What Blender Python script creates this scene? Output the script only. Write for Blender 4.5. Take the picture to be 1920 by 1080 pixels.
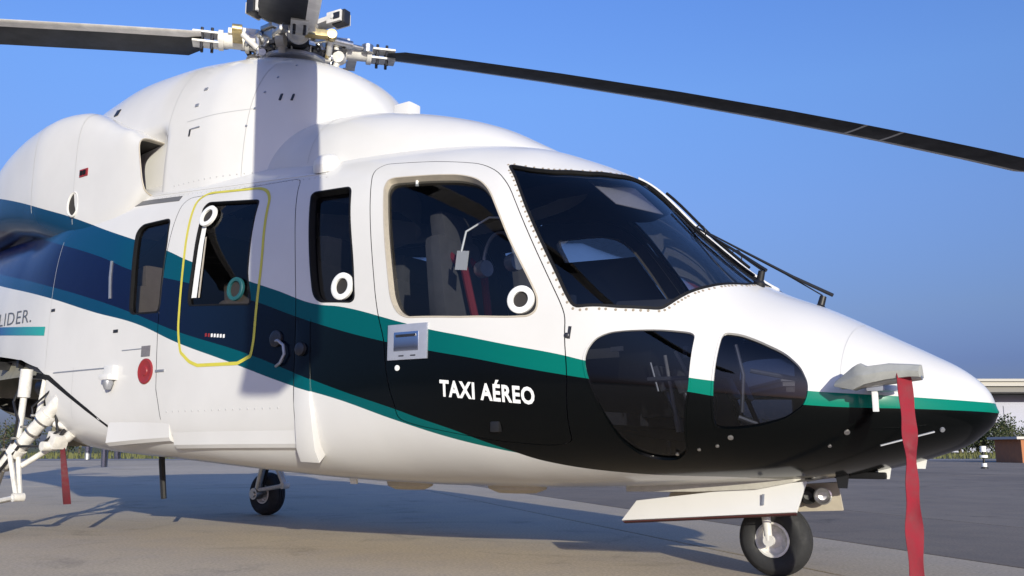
import bpy, bmesh, math, random
import numpy as np
from mathutils import Vector, Matrix
from mathutils.geometry import delaunay_2d_cdt
R = math.radians
random.seed(7)
for _o in list(bpy.data.objects): bpy.data.objects.remove(_o)
scn = bpy.context.scene
COL = scn.collection

# ------------------------------------------------------------------ camera
cam_d = bpy.data.cameras.new('camera'); cam = bpy.data.objects.new('camera', cam_d); COL.objects.link(cam)
cam_d.sensor_width = 36; cam_d.lens = 1700/1920*36; cam_d.clip_start = .05; cam_d.clip_end = 4000
cam.location = (1.469, -4.342, .593)
cam.rotation_euler = (R(90+9.97), 0, R(34.42))
scn.camera = cam

# ------------------------------------------------------------------ sky, sun, exposure
SUN_AZ, SUN_EL = -40.6, 13.3          # direction towards the sun, from +x counter-clockwise
w = bpy.data.worlds.new('World'); scn.world = w; w.use_nodes = True
nt = w.node_tree; nt.nodes.clear()
sky = nt.nodes.new('ShaderNodeTexSky'); sky.sky_type = 'NISHITA'; sky.sun_disc = False
sky.sun_elevation = R(SUN_EL); sky.sun_rotation = R(90-SUN_AZ)
sky.air_density = 1.0; sky.dust_density = 1.2; sky.ozone_density = 6; sky.altitude = 0
bg = nt.nodes.new('ShaderNodeBackground'); bg.inputs[1].default_value = .15
# humid air: the lowest degrees of sky are greyer and dimmer all round the horizon
tcw = nt.nodes.new('ShaderNodeTexCoord'); spw = nt.nodes.new('ShaderNodeSeparateXYZ'); rw = nt.nodes.new('ShaderNodeValToRGB')
nt.links.new(tcw.outputs['Generated'], spw.inputs[0]); nt.links.new(spw.outputs[2], rw.inputs[0])
_st = [(0, (.50, .43, .60)), (.085, (.64, .48, .67)), (.14, (1.0, .69, .75)), (.25, (1.42, 1.03, 1.08)), (.37, (1.70, 1.37, 1.42)), (.47, (1.65, 1.42, 1.60)), (1, (1.65, 1.42, 1.60))]
_e = rw.color_ramp.elements
while len(_e) < len(_st): _e.new(.5)
for el, (x, c) in zip(_e, _st): el.position = x; el.color = tuple(v/1.8 for v in c)+(1,)
sc_ = nt.nodes.new('ShaderNodeVectorMath'); sc_.operation = 'MULTIPLY'; sc2 = nt.nodes.new('ShaderNodeVectorMath'); sc2.operation = 'SCALE'; sc2.inputs['Scale'].default_value = 1.8/1.34
ow = nt.nodes.new('ShaderNodeOutputWorld')
nt.links.new(sky.outputs[0], sc_.inputs[0]); nt.links.new(rw.outputs[0], sc_.inputs[1]); nt.links.new(sc_.outputs[0], sc2.inputs[0])
nt.links.new(sc2.outputs[0], bg.inputs[0]); nt.links.new(bg.outputs[0], ow.inputs[0])
sd = bpy.data.lights.new('sun', 'SUN'); sd.energy = 3.35; sd.angle = R(.53); sd.color = (1, .955, .79)
sun = bpy.data.objects.new('sun', sd); COL.objects.link(sun)
_d = Vector((math.cos(R(SUN_EL))*math.cos(R(SUN_AZ)), math.cos(R(SUN_EL))*math.sin(R(SUN_AZ)), math.sin(R(SUN_EL))))
sun.rotation_euler = _d.to_track_quat('Z', 'Y').to_euler(); sun.location = _d*60
scn.view_settings.view_transform = 'Standard'; scn.view_settings.look = 'None'
scn.view_settings.exposure = .54; scn.view_settings.gamma = 1; scn.view_settings.use_curve_mapping = False
scn.render.engine = 'CYCLES'
scn.cycles.max_bounces = 10; scn.cycles.transparent_max_bounces = 16; scn.cycles.sample_clamp_indirect = 6

# ------------------------------------------------------------------ helpers
class MB:
    def __init__(s): s.v = []; s.f = []; s.m = []
    def add(s, vs, fs, mi=0):
        o = len(s.v); s.v += [tuple(map(float, p)) for p in vs]
        s.f += [tuple(i+o for i in f) for f in fs]; s.m += [mi]*len(fs); return s
    def box(s, c, d, rot=None, mi=0, taper=1.0):
        M = rot or Matrix.Identity(3); vs = []
        for z in (-.5, .5):
            k = 1 if z < 0 else taper
            for x, y in ((-.5, -.5), (.5, -.5), (.5, .5), (-.5, .5)):
                vs.append(Vector(c)+M@Vector((x*d[0]*k, y*d[1]*k, z*d[2])))
        return s.add(vs, [(3,2,1,0), (4,5,6,7), (0,1,5,4), (1,2,6,5), (2,3,7,6), (3,0,4,7)], mi)
    def tube(s, pts, r, n=12, mi=0, cap=True):
        pts = [Vector(p) for p in pts]; rs = r if isinstance(r, (list, tuple)) else [r]*len(pts)
        vs = []; up = None
        for i, p in enumerate(pts):
            t = (pts[min(i+1, len(pts)-1)]-pts[max(i-1, 0)]).normalized()
            if up is None: up = t.orthogonal().normalized()
            up = (up-t*up.dot(t)).normalized(); b = t.cross(up)
            vs += [p+(up*math.cos(2*math.pi*k/n)+b*math.sin(2*math.pi*k/n))*rs[i] for k in range(n)]
        fs = [(i*n+k, i*n+(k+1)%n, (i+1)*n+(k+1)%n, (i+1)*n+k) for i in range(len(pts)-1) for k in range(n)]
        if cap: fs += [tuple(range(n-1, -1, -1)), tuple(range((len(pts)-1)*n, len(pts)*n))]
        return s.add(vs, fs, mi)
    def lathe(s, prof, c, ax, n=40, mi=0):
        """prof (r, h) list, revolved round ax through c"""
        ax = Vector(ax).normalized(); u = ax.orthogonal().normalized(); v = ax.cross(u); c = Vector(c); vs = []
        for r, h in prof:
            vs += [c+ax*h+(u*math.cos(2*math.pi*k/n)+v*math.sin(2*math.pi*k/n))*r for k in range(n)]
        return s.add(vs, [(i*n+k, i*n+(k+1)%n, (i+1)*n+(k+1)%n, (i+1)*n+k) for i in range(len(prof)-1) for k in range(n)], mi)
    def loft(s, rings, mi=0, closed=True, cap=True):
        n = len(rings[0]); vs = [p for r in rings for p in r]; m = n if closed else n-1
        fs = [(i*n+k, i*n+(k+1)%n, (i+1)*n+(k+1)%n, (i+1)*n+k) for i in range(len(rings)-1) for k in range(m)]
        if cap and closed: fs += [tuple(range(n-1, -1, -1)), tuple(range((len(rings)-1)*n, len(rings)*n))]
        return s.add(vs, fs, mi)
    def build(s, name, mats, parent=None, smooth=35, bevel=0):
        me = bpy.data.meshes.new(name); me.from_pydata(s.v, [], s.f); 
        for m in (mats if isinstance(mats, (list, tuple)) else [mats]): me.materials.append(m)
        me.polygons.foreach_set('material_index', s.m)
        bm = bmesh.new(); bm.from_mesh(me); bmesh.ops.recalc_face_normals(bm, faces=bm.faces)
        if bevel:
            es = [e for e in bm.edges if len(e.link_faces) == 2 and e.calc_face_angle(0) > R(30)]
            bmesh.ops.bevel(bm, geom=es, offset=bevel, segments=2, profile=.7, affect='EDGES', clamp_overlap=True)
        if smooth:
            for f in bm.faces: f.smooth = True
            for e in bm.edges:
                if len(e.link_faces) == 2 and e.calc_face_angle(0) > R(smooth): e.smooth = False
        bm.to_mesh(me); bm.free()
        o = bpy.data.objects.new(name, me); COL.objects.link(o)
        if parent: o.parent = parent
        return o
def empty(name, loc=(0, 0, 0), parent=None):
    o = bpy.data.objects.new(name, None); COL.objects.link(o); o.location = loc; o.empty_display_size = .1
    if parent: o.parent = parent
    return o
def tag(o, label=None, cat=None, group=None, kind=None):
    for k, v in (('label', label), ('category', cat), ('group', group), ('kind', kind)):
        if v: o[k] = v
    return o
def copy_obj(o, parent=None):
    c = o.copy(); COL.objects.link(c); c.parent = parent; return c

# ------------------------------------------------------------------ materials
def lin(*c): return tuple((x/255/12.92 if x/255 <= .04045 else ((x/255+.055)/1.055)**2.4) for x in c)+(1,)
def mat(name, col, rough=.5, metal=0, coat=0, noise=0, nscale=30, bump=0, bscale=200, spec=.5):
    m = bpy.data.materials.new(name); m.use_nodes = True; n = m.node_tree.nodes; l = m.node_tree.links
    b = n['Principled BSDF']; c = tuple(col)+((1,) if len(col) == 3 else ())
    b.inputs['Base Color'].default_value = c; b.inputs['Roughness'].default_value = rough
    b.inputs['Metallic'].default_value = metal; b.inputs['Coat Weight'].default_value = coat; b.inputs['Coat Roughness'].default_value = .06
    b.inputs['Specular IOR Level'].default_value = spec
    tc = n.new('ShaderNodeTexCoord')
    if noise:
        t = n.new('ShaderNodeTexNoise'); t.inputs['Scale'].default_value = nscale; t.inputs['Detail'].default_value = 6; t.inputs['Roughness'].default_value = .65
        l.new(tc.outputs['Object'], t.inputs['Vector'])
        mr = n.new('ShaderNodeMapRange'); mr.inputs[1].default_value = .25; mr.inputs[2].default_value = .75
        mr.inputs[3].default_value = 1-noise; mr.inputs[4].default_value = 1+noise; l.new(t.outputs[0], mr.inputs[0])
        mx = n.new('ShaderNodeVectorMath'); mx.operation = 'SCALE'; mx.inputs[0].default_value = c[:3]
        l.new(mr.outputs[0], mx.inputs['Scale']); l.new(mx.outputs[0], b.inputs['Base Color'])
        mr2 = n.new('ShaderNodeMapRange'); mr2.inputs[1].default_value = .3; mr2.inputs[2].default_value = .7
        mr2.inputs[3].default_value = max(rough*(1-noise), .02); mr2.inputs[4].default_value = min(rough*(1+noise), 1)
        l.new(t.outputs[0], mr2.inputs[0]); l.new(mr2.outputs[0], b.inputs['Roughness'])
    if bump:
        t2 = n.new('ShaderNodeTexNoise'); t2.inputs['Scale'].default_value = bscale; t2.inputs['Detail'].default_value = 4
        l.new(tc.outputs['Object'], t2.inputs['Vector'])
        bp = n.new('ShaderNodeBump'); bp.inputs['Strength'].default_value = bump; bp.inputs['Distance'].default_value = .004
        l.new(t2.outputs[0], bp.inputs['Height']); l.new(bp.outputs[0], b.inputs['Normal'])
    return m
def glass(name, tint, refl=1.0, rough=.015):
    m = bpy.data.materials.new(name); m.use_nodes = True; n = m.node_tree.nodes; l = m.node_tree.links; n.clear()
    o = n.new('ShaderNodeOutputMaterial'); tr = n.new('ShaderNodeBsdfTransparent'); tr.inputs[0].default_value = tint+(1,)
    g = n.new('ShaderNodeBsdfGlossy'); g.inputs['Roughness'].default_value = rough; g.inputs[0].default_value = (1, 1, 1, 1)
    fr = n.new('ShaderNodeFresnel'); fr.inputs[0].default_value = 1.5
    ml = n.new('ShaderNodeMath'); ml.operation = 'MULTIPLY'; ml.inputs[1].default_value = refl; l.new(fr.outputs[0], ml.inputs[0])
    mx = n.new('ShaderNodeMixShader'); l.new(ml.outputs[0], mx.inputs[0]); l.new(tr.outputs[0], mx.inputs[1]); l.new(g.outputs[0], mx.inputs[2])
    l.new(mx.outputs[0], o.inputs[0]); return m
M = {}
M['white'] = mat('white_enamel', (.68, .67, .65), .3, coat=.4, noise=.03, nscale=3)
M['whitemetal'] = mat('gear_white', (.64, .62, .58), .42, noise=.22, nscale=16)
M['cream'] = mat('cream_trim', (.46, .41, .33), .5, noise=.08)
M['seal'] = mat('black_seal', (.007, .007, .008), .6, spec=.25)
M['rubber'] = mat('tyre_rubber', (.018, .018, .019), .75, noise=.25, nscale=25, bump=.3, bscale=90)
M['steel'] = mat('brushed_steel', (.55, .54, .52), .32, metal=1, noise=.15, nscale=40)
M['alu'] = mat('grey_aluminium', (.38, .39, .42), .4, metal=.6, noise=.1)
M['greyplate'] = mat('grey_plate', (.36, .38, .45), .35, metal=.3, noise=.08, nscale=20)
M['darksteel'] = mat('dark_steel', (.06, .06, .065), .4, metal=.7, noise=.2)
M['blackpl'] = mat('black_plastic', (.012, .012, .013), .45)
M['blade'] = mat('blade_paint', (.010, .010, .0095), .45, noise=.2, nscale=6, spec=.3)
M['bladeedge'] = mat('blade_edge', (.76, .73, .68), .4, metal=0, noise=.2, nscale=10)
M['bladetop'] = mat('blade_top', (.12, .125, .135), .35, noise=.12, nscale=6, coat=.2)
M['brass'] = mat('cadmium', (.60, .47, .22), .35, metal=.8, noise=.2)
M['redmark'] = mat('red_paint', lin(140, 42, 44), .4, noise=.1)
M['yellow'] = mat('yellow_paint', lin(200, 190, 70), .45, noise=.1, nscale=12)
M['letter'] = mat('white_letter', (.82, .82, .80), .35)
M['darkletter'] = mat('grey_letter', (.05, .06, .07), .4)
M['liner'] = mat('cabin_liner', (.085, .085, .098), .8, noise=.1)
M['seatdark'] = mat('seat_dark', (.085, .082, .085), .8, noise=.15, nscale=20, bump=.3)
M['seatbeige'] = mat('seat_beige', (.46, .38, .29), .75, noise=.12, nscale=15, bump=.3)
M['harness'] = mat('harness_red', (.18, .012, .02), .8)
M['panel'] = mat('panel_black', (.02, .02, .022), .6)
M['glass_cock'] = glass('cockpit_glass', (.60, .62, .66), .85)
M['glass_cabin'] = glass('cabin_glass', (.50, .51, .56), .65)
M['glass_rear'] = glass('rear_glass', (.78, .78, .80), .8)
M['glass_chin'] = glass('chin_glass', (.30, .31, .35), .9)
M['duct'] = mat('duct_dark', (.025, .022, .02), .7)
M['sheet'] = mat('cover_canvas', (.36, .36, .33), .7, noise=.15, nscale=14, bump=.4)
M['bayprimer'] = mat('bay_primer', (.20, .19, .15), .6, noise=.25, nscale=12)

def ribbonmat():
    m = mat('red_streamer', lin(128, 24, 40), .9, noise=.3, nscale=14, bump=.35, bscale=400); return m
M['ribbon'] = ribbonmat()

HELI = empty('helicopter'); tag(HELI, 'white taxi helicopter with teal and black flank stripes parked on the apron', 'helicopter')
STRIPE = dict(
s1=[(-6.2, 2.63), (-5.5, 2.455), (-5.0, 2.31), (-4.65, 2.205), (-4.214, 2.057), (-3.714, 1.896), (-3.389, 1.791), (-3.176, 1.707), (-2.571, 1.509), (-2.346, 1.436), (-2.054, 1.337), (-1.862, 1.306), (-1.468, 1.197), (-1.308, 1.153), (-1.104, 1.107), (-0.884, 1.056), (-0.625, 0.999), (-0.517, 0.969), (-0.284, 0.92), (-0.07, 0.881), (0.003, 0.869), (0.366, 0.821), (0.516, 0.809), (0.696, 0.796), (0.801, 0.788), (0.936, 0.778), (0.978, 0.775)],
s2=[(-6.2, 2.37), (-5.5, 2.205), (-4.845, 2.041), (-4.107, 1.836), (-3.735, 1.706), (-3.147, 1.562), (-2.513, 1.389), (-2.168, 1.274), (-1.855, 1.181), (-1.615, 1.119), (-1.305, 1.05), (-1.046, 0.999), (-0.844, 0.955), (-0.594, 0.906), (-0.518, 0.892), (-0.285, 0.854), (-0.072, 0.821), (0.0, 0.806), (0.363, 0.763), (0.513, 0.753), (0.694, 0.748), (0.799, 0.744), (0.934, 0.738), (0.978, 0.735)],
s3=[(-6.2, 2.01), (-5.913, 1.951), (-4.782, 1.713), (-4.108, 1.547), (-3.684, 1.426), (-3.223, 1.278), (-2.564, 1.103), (-2.15, 0.97), (-1.842, 0.874), (-1.508, 0.776), (-1.387, 0.736), (-1.192, 0.674), (-1.067, 0.627), (-0.953, 0.585), (-0.8, 0.53), (-0.5, 0.48), (0, 0.46), (1, 0.4)],
s4=[(-6.2, 1.92), (-5.79, 1.836), (-4.753, 1.626), (-4.092, 1.461), (-3.623, 1.351), (-3.189, 1.203), (-2.755, 1.078), (-2.199, 0.914), (-1.843, 0.826), (-1.517, 0.725), (-1.208, 0.635), (-0.957, 0.578), (-0.731, 0.537), (-0.518, 0.507), (-0.296, 0.496), (0.031, 0.492), (0.198, 0.495), (0.361, 0.505), (0.5, 0.5), (0.7, 0.46), (1, 0.4)],
)
def livery():
    m = bpy.data.materials.new('livery'); m.use_nodes = True; n = m.node_tree.nodes; l = m.node_tree.links; b = n['Principled BSDF']
    tc = n.new('ShaderNodeTexCoord'); tc.object = HELI
    sp = n.new('ShaderNodeSeparateXYZ'); l.new(tc.outputs['Object'], sp.inputs[0])
    X0, X1, Z1 = -11.5, 1.0, 4.0
    mx = n.new('ShaderNodeMapRange'); mx.inputs[1].default_value = X0; mx.inputs[2].default_value = X1; l.new(sp.outputs[0], mx.inputs[0])
    masks = []
    for k in ('s1', 's2', 's3', 's4'):
        # two curves (aft, forward) give the table enough resolution; the forward one spans the cabin and nose
        fc = n.new('ShaderNodeFloatCurve'); mp = fc.mapping; c = mp.curves[0]
        xa, xb = -6.2, 1.0
        mr = n.new('ShaderNodeMapRange'); mr.inputs[1].default_value = xa; mr.inputs[2].default_value = xb; l.new(sp.outputs[0], mr.inputs[0])
        pts = sorted(STRIPE[k]); pts = [((x-xa)/(xb-xa), z/Z1) for x, z in pts]
        while len(c.points) < len(pts): c.points.new(.5, .5)
        for p, q in zip(c.points, pts): p.location = (min(max(q[0], 0), 1), q[1]); p.handle_type = 'AUTO'
        mp.update(); l.new(mr.outputs[0], fc.inputs['Value'])
        s = n.new('ShaderNodeMath'); s.operation = 'MULTIPLY'; s.inputs[1].default_value = Z1; l.new(fc.outputs[0], s.inputs[0])
        # aft of the curve's end the band climbs on at a constant slope
        ex = n.new('ShaderNodeMath'); ex.operation = 'MINIMUM'; ad = n.new('ShaderNodeMath'); ad.operation = 'SUBTRACT'; ad.inputs[1].default_value = xa
        l.new(sp.outputs[0], ad.inputs[0]); l.new(ad.outputs[0], ex.inputs[0]); ex.inputs[1].default_value = 0
        sl = n.new('ShaderNodeMath'); sl.operation = 'MULTIPLY_ADD'; sl.inputs[1].default_value = -.12; l.new(ex.outputs[0], sl.inputs[0]); l.new(s.outputs[0], sl.inputs[2])
        g = n.new('ShaderNodeMath'); g.operation = 'GREATER_THAN'; l.new(sp.outputs[2], g.inputs[0]); l.new(sl.outputs[0], g.inputs[1]); masks.append(g)
    def ramp(stops):
        r = n.new('ShaderNodeValToRGB'); e = r.color_ramp.elements
        while len(e) < len(stops): e.new(.5)
        for el, (x, c) in zip(e, stops): el.position = (x-X0)/(X1-X0); el.color = c
        l.new(mx.outputs[0], r.inputs[0]); return r
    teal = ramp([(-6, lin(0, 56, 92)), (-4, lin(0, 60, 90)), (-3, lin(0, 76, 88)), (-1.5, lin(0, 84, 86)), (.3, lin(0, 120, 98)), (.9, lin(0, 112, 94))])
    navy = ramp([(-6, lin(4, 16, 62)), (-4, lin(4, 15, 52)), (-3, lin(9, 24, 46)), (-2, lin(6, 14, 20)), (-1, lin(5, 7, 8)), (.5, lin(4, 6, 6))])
    ns = n.new('ShaderNodeTexNoise'); ns.inputs['Scale'].default_value = 1.6; ns.inputs['Detail'].default_value = 7; l.new(tc.outputs['Object'], ns.inputs['Vector'])
    wr = n.new('ShaderNodeValToRGB'); wr.color_ramp.elements[0].position = .3; wr.color_ramp.elements[1].position = .62
    wr.color_ramp.elements[0].color = (.585, .575, .56, 1); wr.color_ramp.elements[1].color = (.64, .63, .615, 1); l.new(ns.outputs[0], wr.inputs[0])
    def mixc(fac, a, bb):
        q = n.new('ShaderNodeMix'); q.data_type = 'RGBA'; l.new(fac, q.inputs[0]); l.new(a, q.inputs[6]); l.new(bb, q.inputs[7]); return q.outputs[2]
    c = mixc(masks[3].outputs[0], wr.outputs[0], teal.outputs[0])
    c = mixc(masks[2].outputs[0], c, navy.outputs[0]); c = mixc(masks[1].outputs[0], c, teal.outputs[0]); c = mixc(masks[0].outputs[0], c, wr.outputs[0])
    l.new(c, b.inputs['Base Color'])
    rr = n.new('ShaderNodeMapRange'); rr.inputs[3].default_value = .12; rr.inputs[4].default_value = .24; l.new(ns.outputs[0], rr.inputs[0]); l.new(rr.outputs[0], b.inputs['Roughness'])
    b.inputs['Coat Weight'].default_value = .06; b.inputs['Coat Roughness'].default_value = .05; b.inputs['Specular IOR Level'].default_value = .2
    # slight oil-canning of the skin
    n2 = n.new('ShaderNodeTexNoise'); n2.inputs['Scale'].default_value = 3.2; n2.inputs['Detail'].default_value = 2; l.new(tc.outputs['Object'], n2.inputs['Vector'])
    bp = n.new('ShaderNodeBump'); bp.inputs['Strength'].default_value = .12; bp.inputs['Distance'].default_value = .02; l.new(n2.outputs[0], bp.inputs['Height'])
    l.new(bp.outputs[0], b.inputs['Normal']); l.new(bp.outputs[0], b.inputs['Coat Normal'])
    return m
M['livery'] = livery()

# ------------------------------------------------------------------ the fuselage skin: stations along x, half sections by t
# x: zt, zb, w, zw, upper exponent, lower exponent
ST=np.array([
( 0.978,.755,.725,.03,.74,2.0,2.0),
( 0.960,.815,.688,.085,.745,2.0,2.0),
( 0.925,.866,.653,.15,.73,2.0,2.0),
( 0.86,.925,.604,.235,.74,2.0,2.0),
( 0.75,.993,.560,.335,.75,2.05,2.05),
( 0.60,1.078,.515,.44,.77,2.1,2.1),
( 0.34,1.222,.462,.575,.80,2.15,2.2),
( 0.07,1.35,.432,.69,.83,2.25,2.3),
(-0.25,1.63,.415,.80,.88,2.35,2.4),
(-0.60,1.995,.400,.895,.93,2.45,2.6),
(-0.84,2.130,.390,.945,.96,2.45,2.8),
(-1.10,2.235,.385,.985,.99,2.6,3.0),
(-1.50,2.31,.385,1.02,1.02,2.9,3.2),
(-2.00,2.35,.400,1.04,1.04,3.3,4.0),
(-3.00,2.40,.465,1.05,1.06,3.8,5.0),
(-3.90,2.46,.525,1.05,1.08,4.0,5.0),
(-4.60,2.50,.56,1.03,1.15,3.8,3.8),
(-5.40,2.46,.68,.93,1.35,2.8,2.8),
(-6.40,2.44,.80,.72,1.60,2.5,2.4),
(-7.60,2.42,1.16,.47,1.80,2.2,2.2),
(-9.50,2.42,1.60,.31,2.02,2.0,2.0),
(-11.2,2.44,1.90,.20,2.17,2.0,2.0),
],float)[::-1]
def pchip(xs,ys):
    h=np.diff(xs);d=np.diff(ys)/h;m=np.zeros(len(xs));m[0]=d[0];m[-1]=d[-1]
    for i in range(1,len(xs)-1):
        if d[i-1]*d[i]>0:
            w1=2*h[i]+h[i-1];w2=h[i]+2*h[i-1];m[i]=(w1+w2)/(w1/d[i-1]+w2/d[i])
    def f(x):
        x=np.clip(np.asarray(x,float),xs[0],xs[-1]);i=np.clip(np.searchsorted(xs,x)-1,0,len(xs)-2)
        t=(x-xs[i])/h[i];t2=t*t;t3=t2*t
        return (2*t3-3*t2+1)*ys[i]+(t3-2*t2+t)*h[i]*m[i]+(-2*t3+3*t2)*ys[i+1]+(t3-t2)*h[i]*m[i+1]
    return f
FT=[pchip(ST[:,0],ST[:,k]) for k in range(1,7)]
def par(x): return [f(x) for f in FT]
def S(x,t):
    """t 0 top centre .. 1 bottom centre, starboard (y<0)"""
    x=np.asarray(x,float);t=np.asarray(t,float)
    zt,zb,w,zw,nu,nl=par(x)
    a=np.pi*t;up=t<.5
    n=np.where(up,nu,nl);h=np.where(up,zt-zw,zw-zb)
    s=np.clip(np.sin(a),0,1);c=np.cos(a)
    y=-w*s**(2/n);z=zw+np.sign(c)*h*np.abs(c)**(2/n)
    return np.stack([x+0*t,y,z],-1)
def Fimp(p):
    x,y,z=p[...,0],p[...,1],p[...,2]
    zt,zb,w,zw,nu,nl=par(x)
    up=z>zw;n=np.where(up,nu,nl);h=np.where(up,zt-zw,zw-zb)
    v=np.abs(y/w)**n+np.abs((z-zw)/h)**n-1
    return np.where(x>ST[-1,0],10,v)
def tofp(p):
    zt,zb,w,zw,nu,nl=par(p[0]);up=p[2]>zw;n=nu if up else nl;h=zt-zw if up else zw-zb
    s=(abs(p[1])/w)**(n/2);c=(abs(p[2]-zw)/h)**(n/2)
    a=np.arctan2(s,c if up else -c);return a/np.pi

DOORWIN = [(-1.71, 0.2998), (-1.707, 0.2822), (-1.676, 0.2763), (-1.277, 0.2592), (-1.168, 0.2642), (-1.089, 0.2836), (-0.919, 0.3596), (-0.793, 0.4093), (-0.742, 0.4324), (-0.743, 0.4473), (-0.78, 0.4553), (-1.107, 0.4691), (-1.44, 0.4772), (-1.5, 0.4734), (-1.541, 0.4618), (-1.603, 0.4043)]
DOORSEAM = [(-1.636, 0.4645), (-1.833, 0.2691), (-1.838, 0.2483), (-1.797, 0.2296), (-1.506, 0.2231), (-1.212, 0.22), (-1.101, 0.2346), (-1.002, 0.2637), (-0.636, 0.4322), (-0.609, 0.448), (-0.61, 0.4767), (-0.599, 0.503), (-0.625, 0.6704)]
DOORSEAM2 = [(-1.636, 0.4645), (-1.609, 0.4816), (-1.563, 0.4967), (-1.505, 0.5613), (-1.497, 0.5921)]
CABWIN = [(-2.218, 0.3146), (-2.204, 0.3068), (-1.956, 0.2985), (-1.933, 0.3069), (-1.881, 0.3608), (-1.804, 0.429), (-1.777, 0.4667), (-1.801, 0.4698), (-2.016, 0.4716), (-2.069, 0.4668), (-2.105, 0.4397), (-2.148, 0.394)]
EXITWIN = [(-2.641, 0.3134), (-3.115, 0.3035), (-3.143, 0.3181), (-3.122, 0.3536), (-3.108, 0.4337), (-3.122, 0.4748), (-2.551, 0.4749), (-2.602, 0.4478)]
YELLOW = [(-3.164, 0.4984), (-3.087, 0.4998), (-3.021, 0.5), (-2.604, 0.5), (-2.528, 0.4995), (-2.512, 0.4956), (-2.489, 0.4373), (-2.554, 0.3105), (-2.618, 0.2863), (-2.694, 0.2757), (-3.175, 0.2693), (-3.244, 0.2918), (-3.237, 0.3276), (-3.197, 0.433), (-3.192, 0.4913)]
REARWIN = [(-3.441, 0.3381), (-3.717, 0.347), (-3.761, 0.3637), (-3.713, 0.4523), (-3.703, 0.4774), (-3.671, 0.4799), (-3.39, 0.4791), (-3.393, 0.4543), (-3.4, 0.3964)]
CHIN1 = [(-0.062, 0.392), (-0.419, 0.4522), (-0.48, 0.4667), (-0.515, 0.4819), (-0.527, 0.4925), (-0.511, 0.5056), (-0.477, 0.5464), (-0.441, 0.6097), (-0.408, 0.6723), (-0.361, 0.7193), (-0.285, 0.7435), (-0.211, 0.7441), (-0.152, 0.7081), (-0.102, 0.5391), (-0.085, 0.4992)]
CHIN2 = [(0.042, 0.3625), (0.029, 0.3786), (0.013, 0.4501), (0.001, 0.506), (-0.007, 0.5867), (-0.002, 0.6164), (0.059, 0.6184), (0.162, 0.6079), (0.266, 0.5806), (0.338, 0.5336), (0.36, 0.4909), (0.361, 0.4604), (0.334, 0.4148), (0.272, 0.3786), (0.17, 0.3578), (0.102, 0.3521)]
RINGS = [(-1.863, 0.4563), (-3.056, 0.3428), (-2.692, 0.4611), (-0.821, 0.4383)]
TS = 2.8                                   # t times TS is roughly metres round the section
def nrm(p):
    """outward normals of the starboard skin at points p (y<=0)"""
    p = np.asarray(p, float); x, y, z = p[..., 0], p[..., 1], p[..., 2]
    def grad(xx, yy, zz):
        zt, zb, w_, zw, nu, nl = par(xx); up = zz > zw; n_ = np.where(up, nu, nl); h = np.where(up, zt-zw, zw-zb)
        return w_, zw, n_, h
    w_, zw, n_, h = grad(x, y, z)
    ay = np.clip(np.abs(y)/w_, 1e-6, 1); az = np.clip(np.abs(z-zw)/h, 1e-6, 1)
    gy = n_/w_*ay**(n_-1)*np.sign(y+0.0*y-1e-12); gz = n_/h*az**(n_-1)*np.sign(z-zw+1e-12)
    def Fv(xx):
        w1, z1, n1, h1 = grad(xx, y, z); return np.abs(y/w1)**n1+np.abs((z-z1)/h1)**n1
    e = 2e-3; xa = np.minimum(x+e, .976); gx = (Fv(xa)-Fv(x-e))/(xa-x+e)
    g = np.stack([gx, gy, gz], -1); return g/np.maximum(np.linalg.norm(g, axis=-1, keepdims=True), 1e-9)
def sk(x, t, off=0.0):
    """point(s) on the starboard skin, moved out by off"""
    p = S(x, t)
    if np.ndim(off) or off: p = p+nrm(p)*(np.asarray(off)[..., None] if np.ndim(off) else off)
    return p
def t_at_y(x, y):
    zt, zb, w_, zw, nu, nl = par(x); return float(np.arcsin(min((abs(y)/w_)**(nu/2), 1))/np.pi)
def t_at_z(x, z):
    zt, zb, w_, zw, nu, nl = par(x); up = z > zw; n_ = nu if up else nl; h = zt-zw if up else zw-zb
    c = min(abs(z-zw)/h, 1)**(n_/2); a = math.acos(c); return (a if up else math.pi-a)/math.pi
def xz(x, z): return (x, t_at_z(x, z))
def D2(pts): return [(x, t*TS) for x, t in pts]
def dens(poly, mx=.035, closed=True):
    o = []; n = len(poly)
    for i in range(n if closed else n-1):
        a = np.array(poly[i]); b = np.array(poly[(i+1) % n]); k = max(1, int(math.ceil(np.hypot(*(b-a))/mx)))
        o += [tuple(a+(b-a)*j/k) for j in range(k)]
    if not closed: o.append(tuple(poly[-1]))
    return o
def fillet(poly, r, k=4):
    o = []; n = len(poly)
    for i in range(n):
        p = np.array(poly[i]); a = np.array(poly[i-1]); b = np.array(poly[(i+1) % n])
        la, lb = np.hypot(*(a-p)), np.hypot(*(b-p)); q = min(r, .48*la, .48*lb)
        A, B = p+(a-p)/la*q, p+(b-p)/lb*q
        for j in range(k+1):
            s = j/k; o.append(tuple((1-s)**2*A+2*s*(1-s)*p+s*s*B))
    return o
def area(p): return .5*sum(p[i-1][0]*p[i][1]-p[i][0]*p[i-1][1] for i in range(len(p)))
def offpoly(poly, d):
    """moved outwards by d"""
    s = 1 if area(poly) > 0 else -1; n = len(poly); o = []
    for i in range(n):
        a, p, b = map(np.array, (poly[i-1], poly[i], poly[(i+1) % n])); e1, e2 = p-a, b-p
        m1 = np.array([e1[1], -e1[0]])/max(np.hypot(*e1), 1e-9); m2 = np.array([e2[1], -e2[0]])/max(np.hypot(*e2), 1e-9)
        m = m1+m2; m /= max(np.hypot(*m), 1e-6); o.append(tuple(p+m*d*s/max(.5, m@m1)))
    return o
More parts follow.
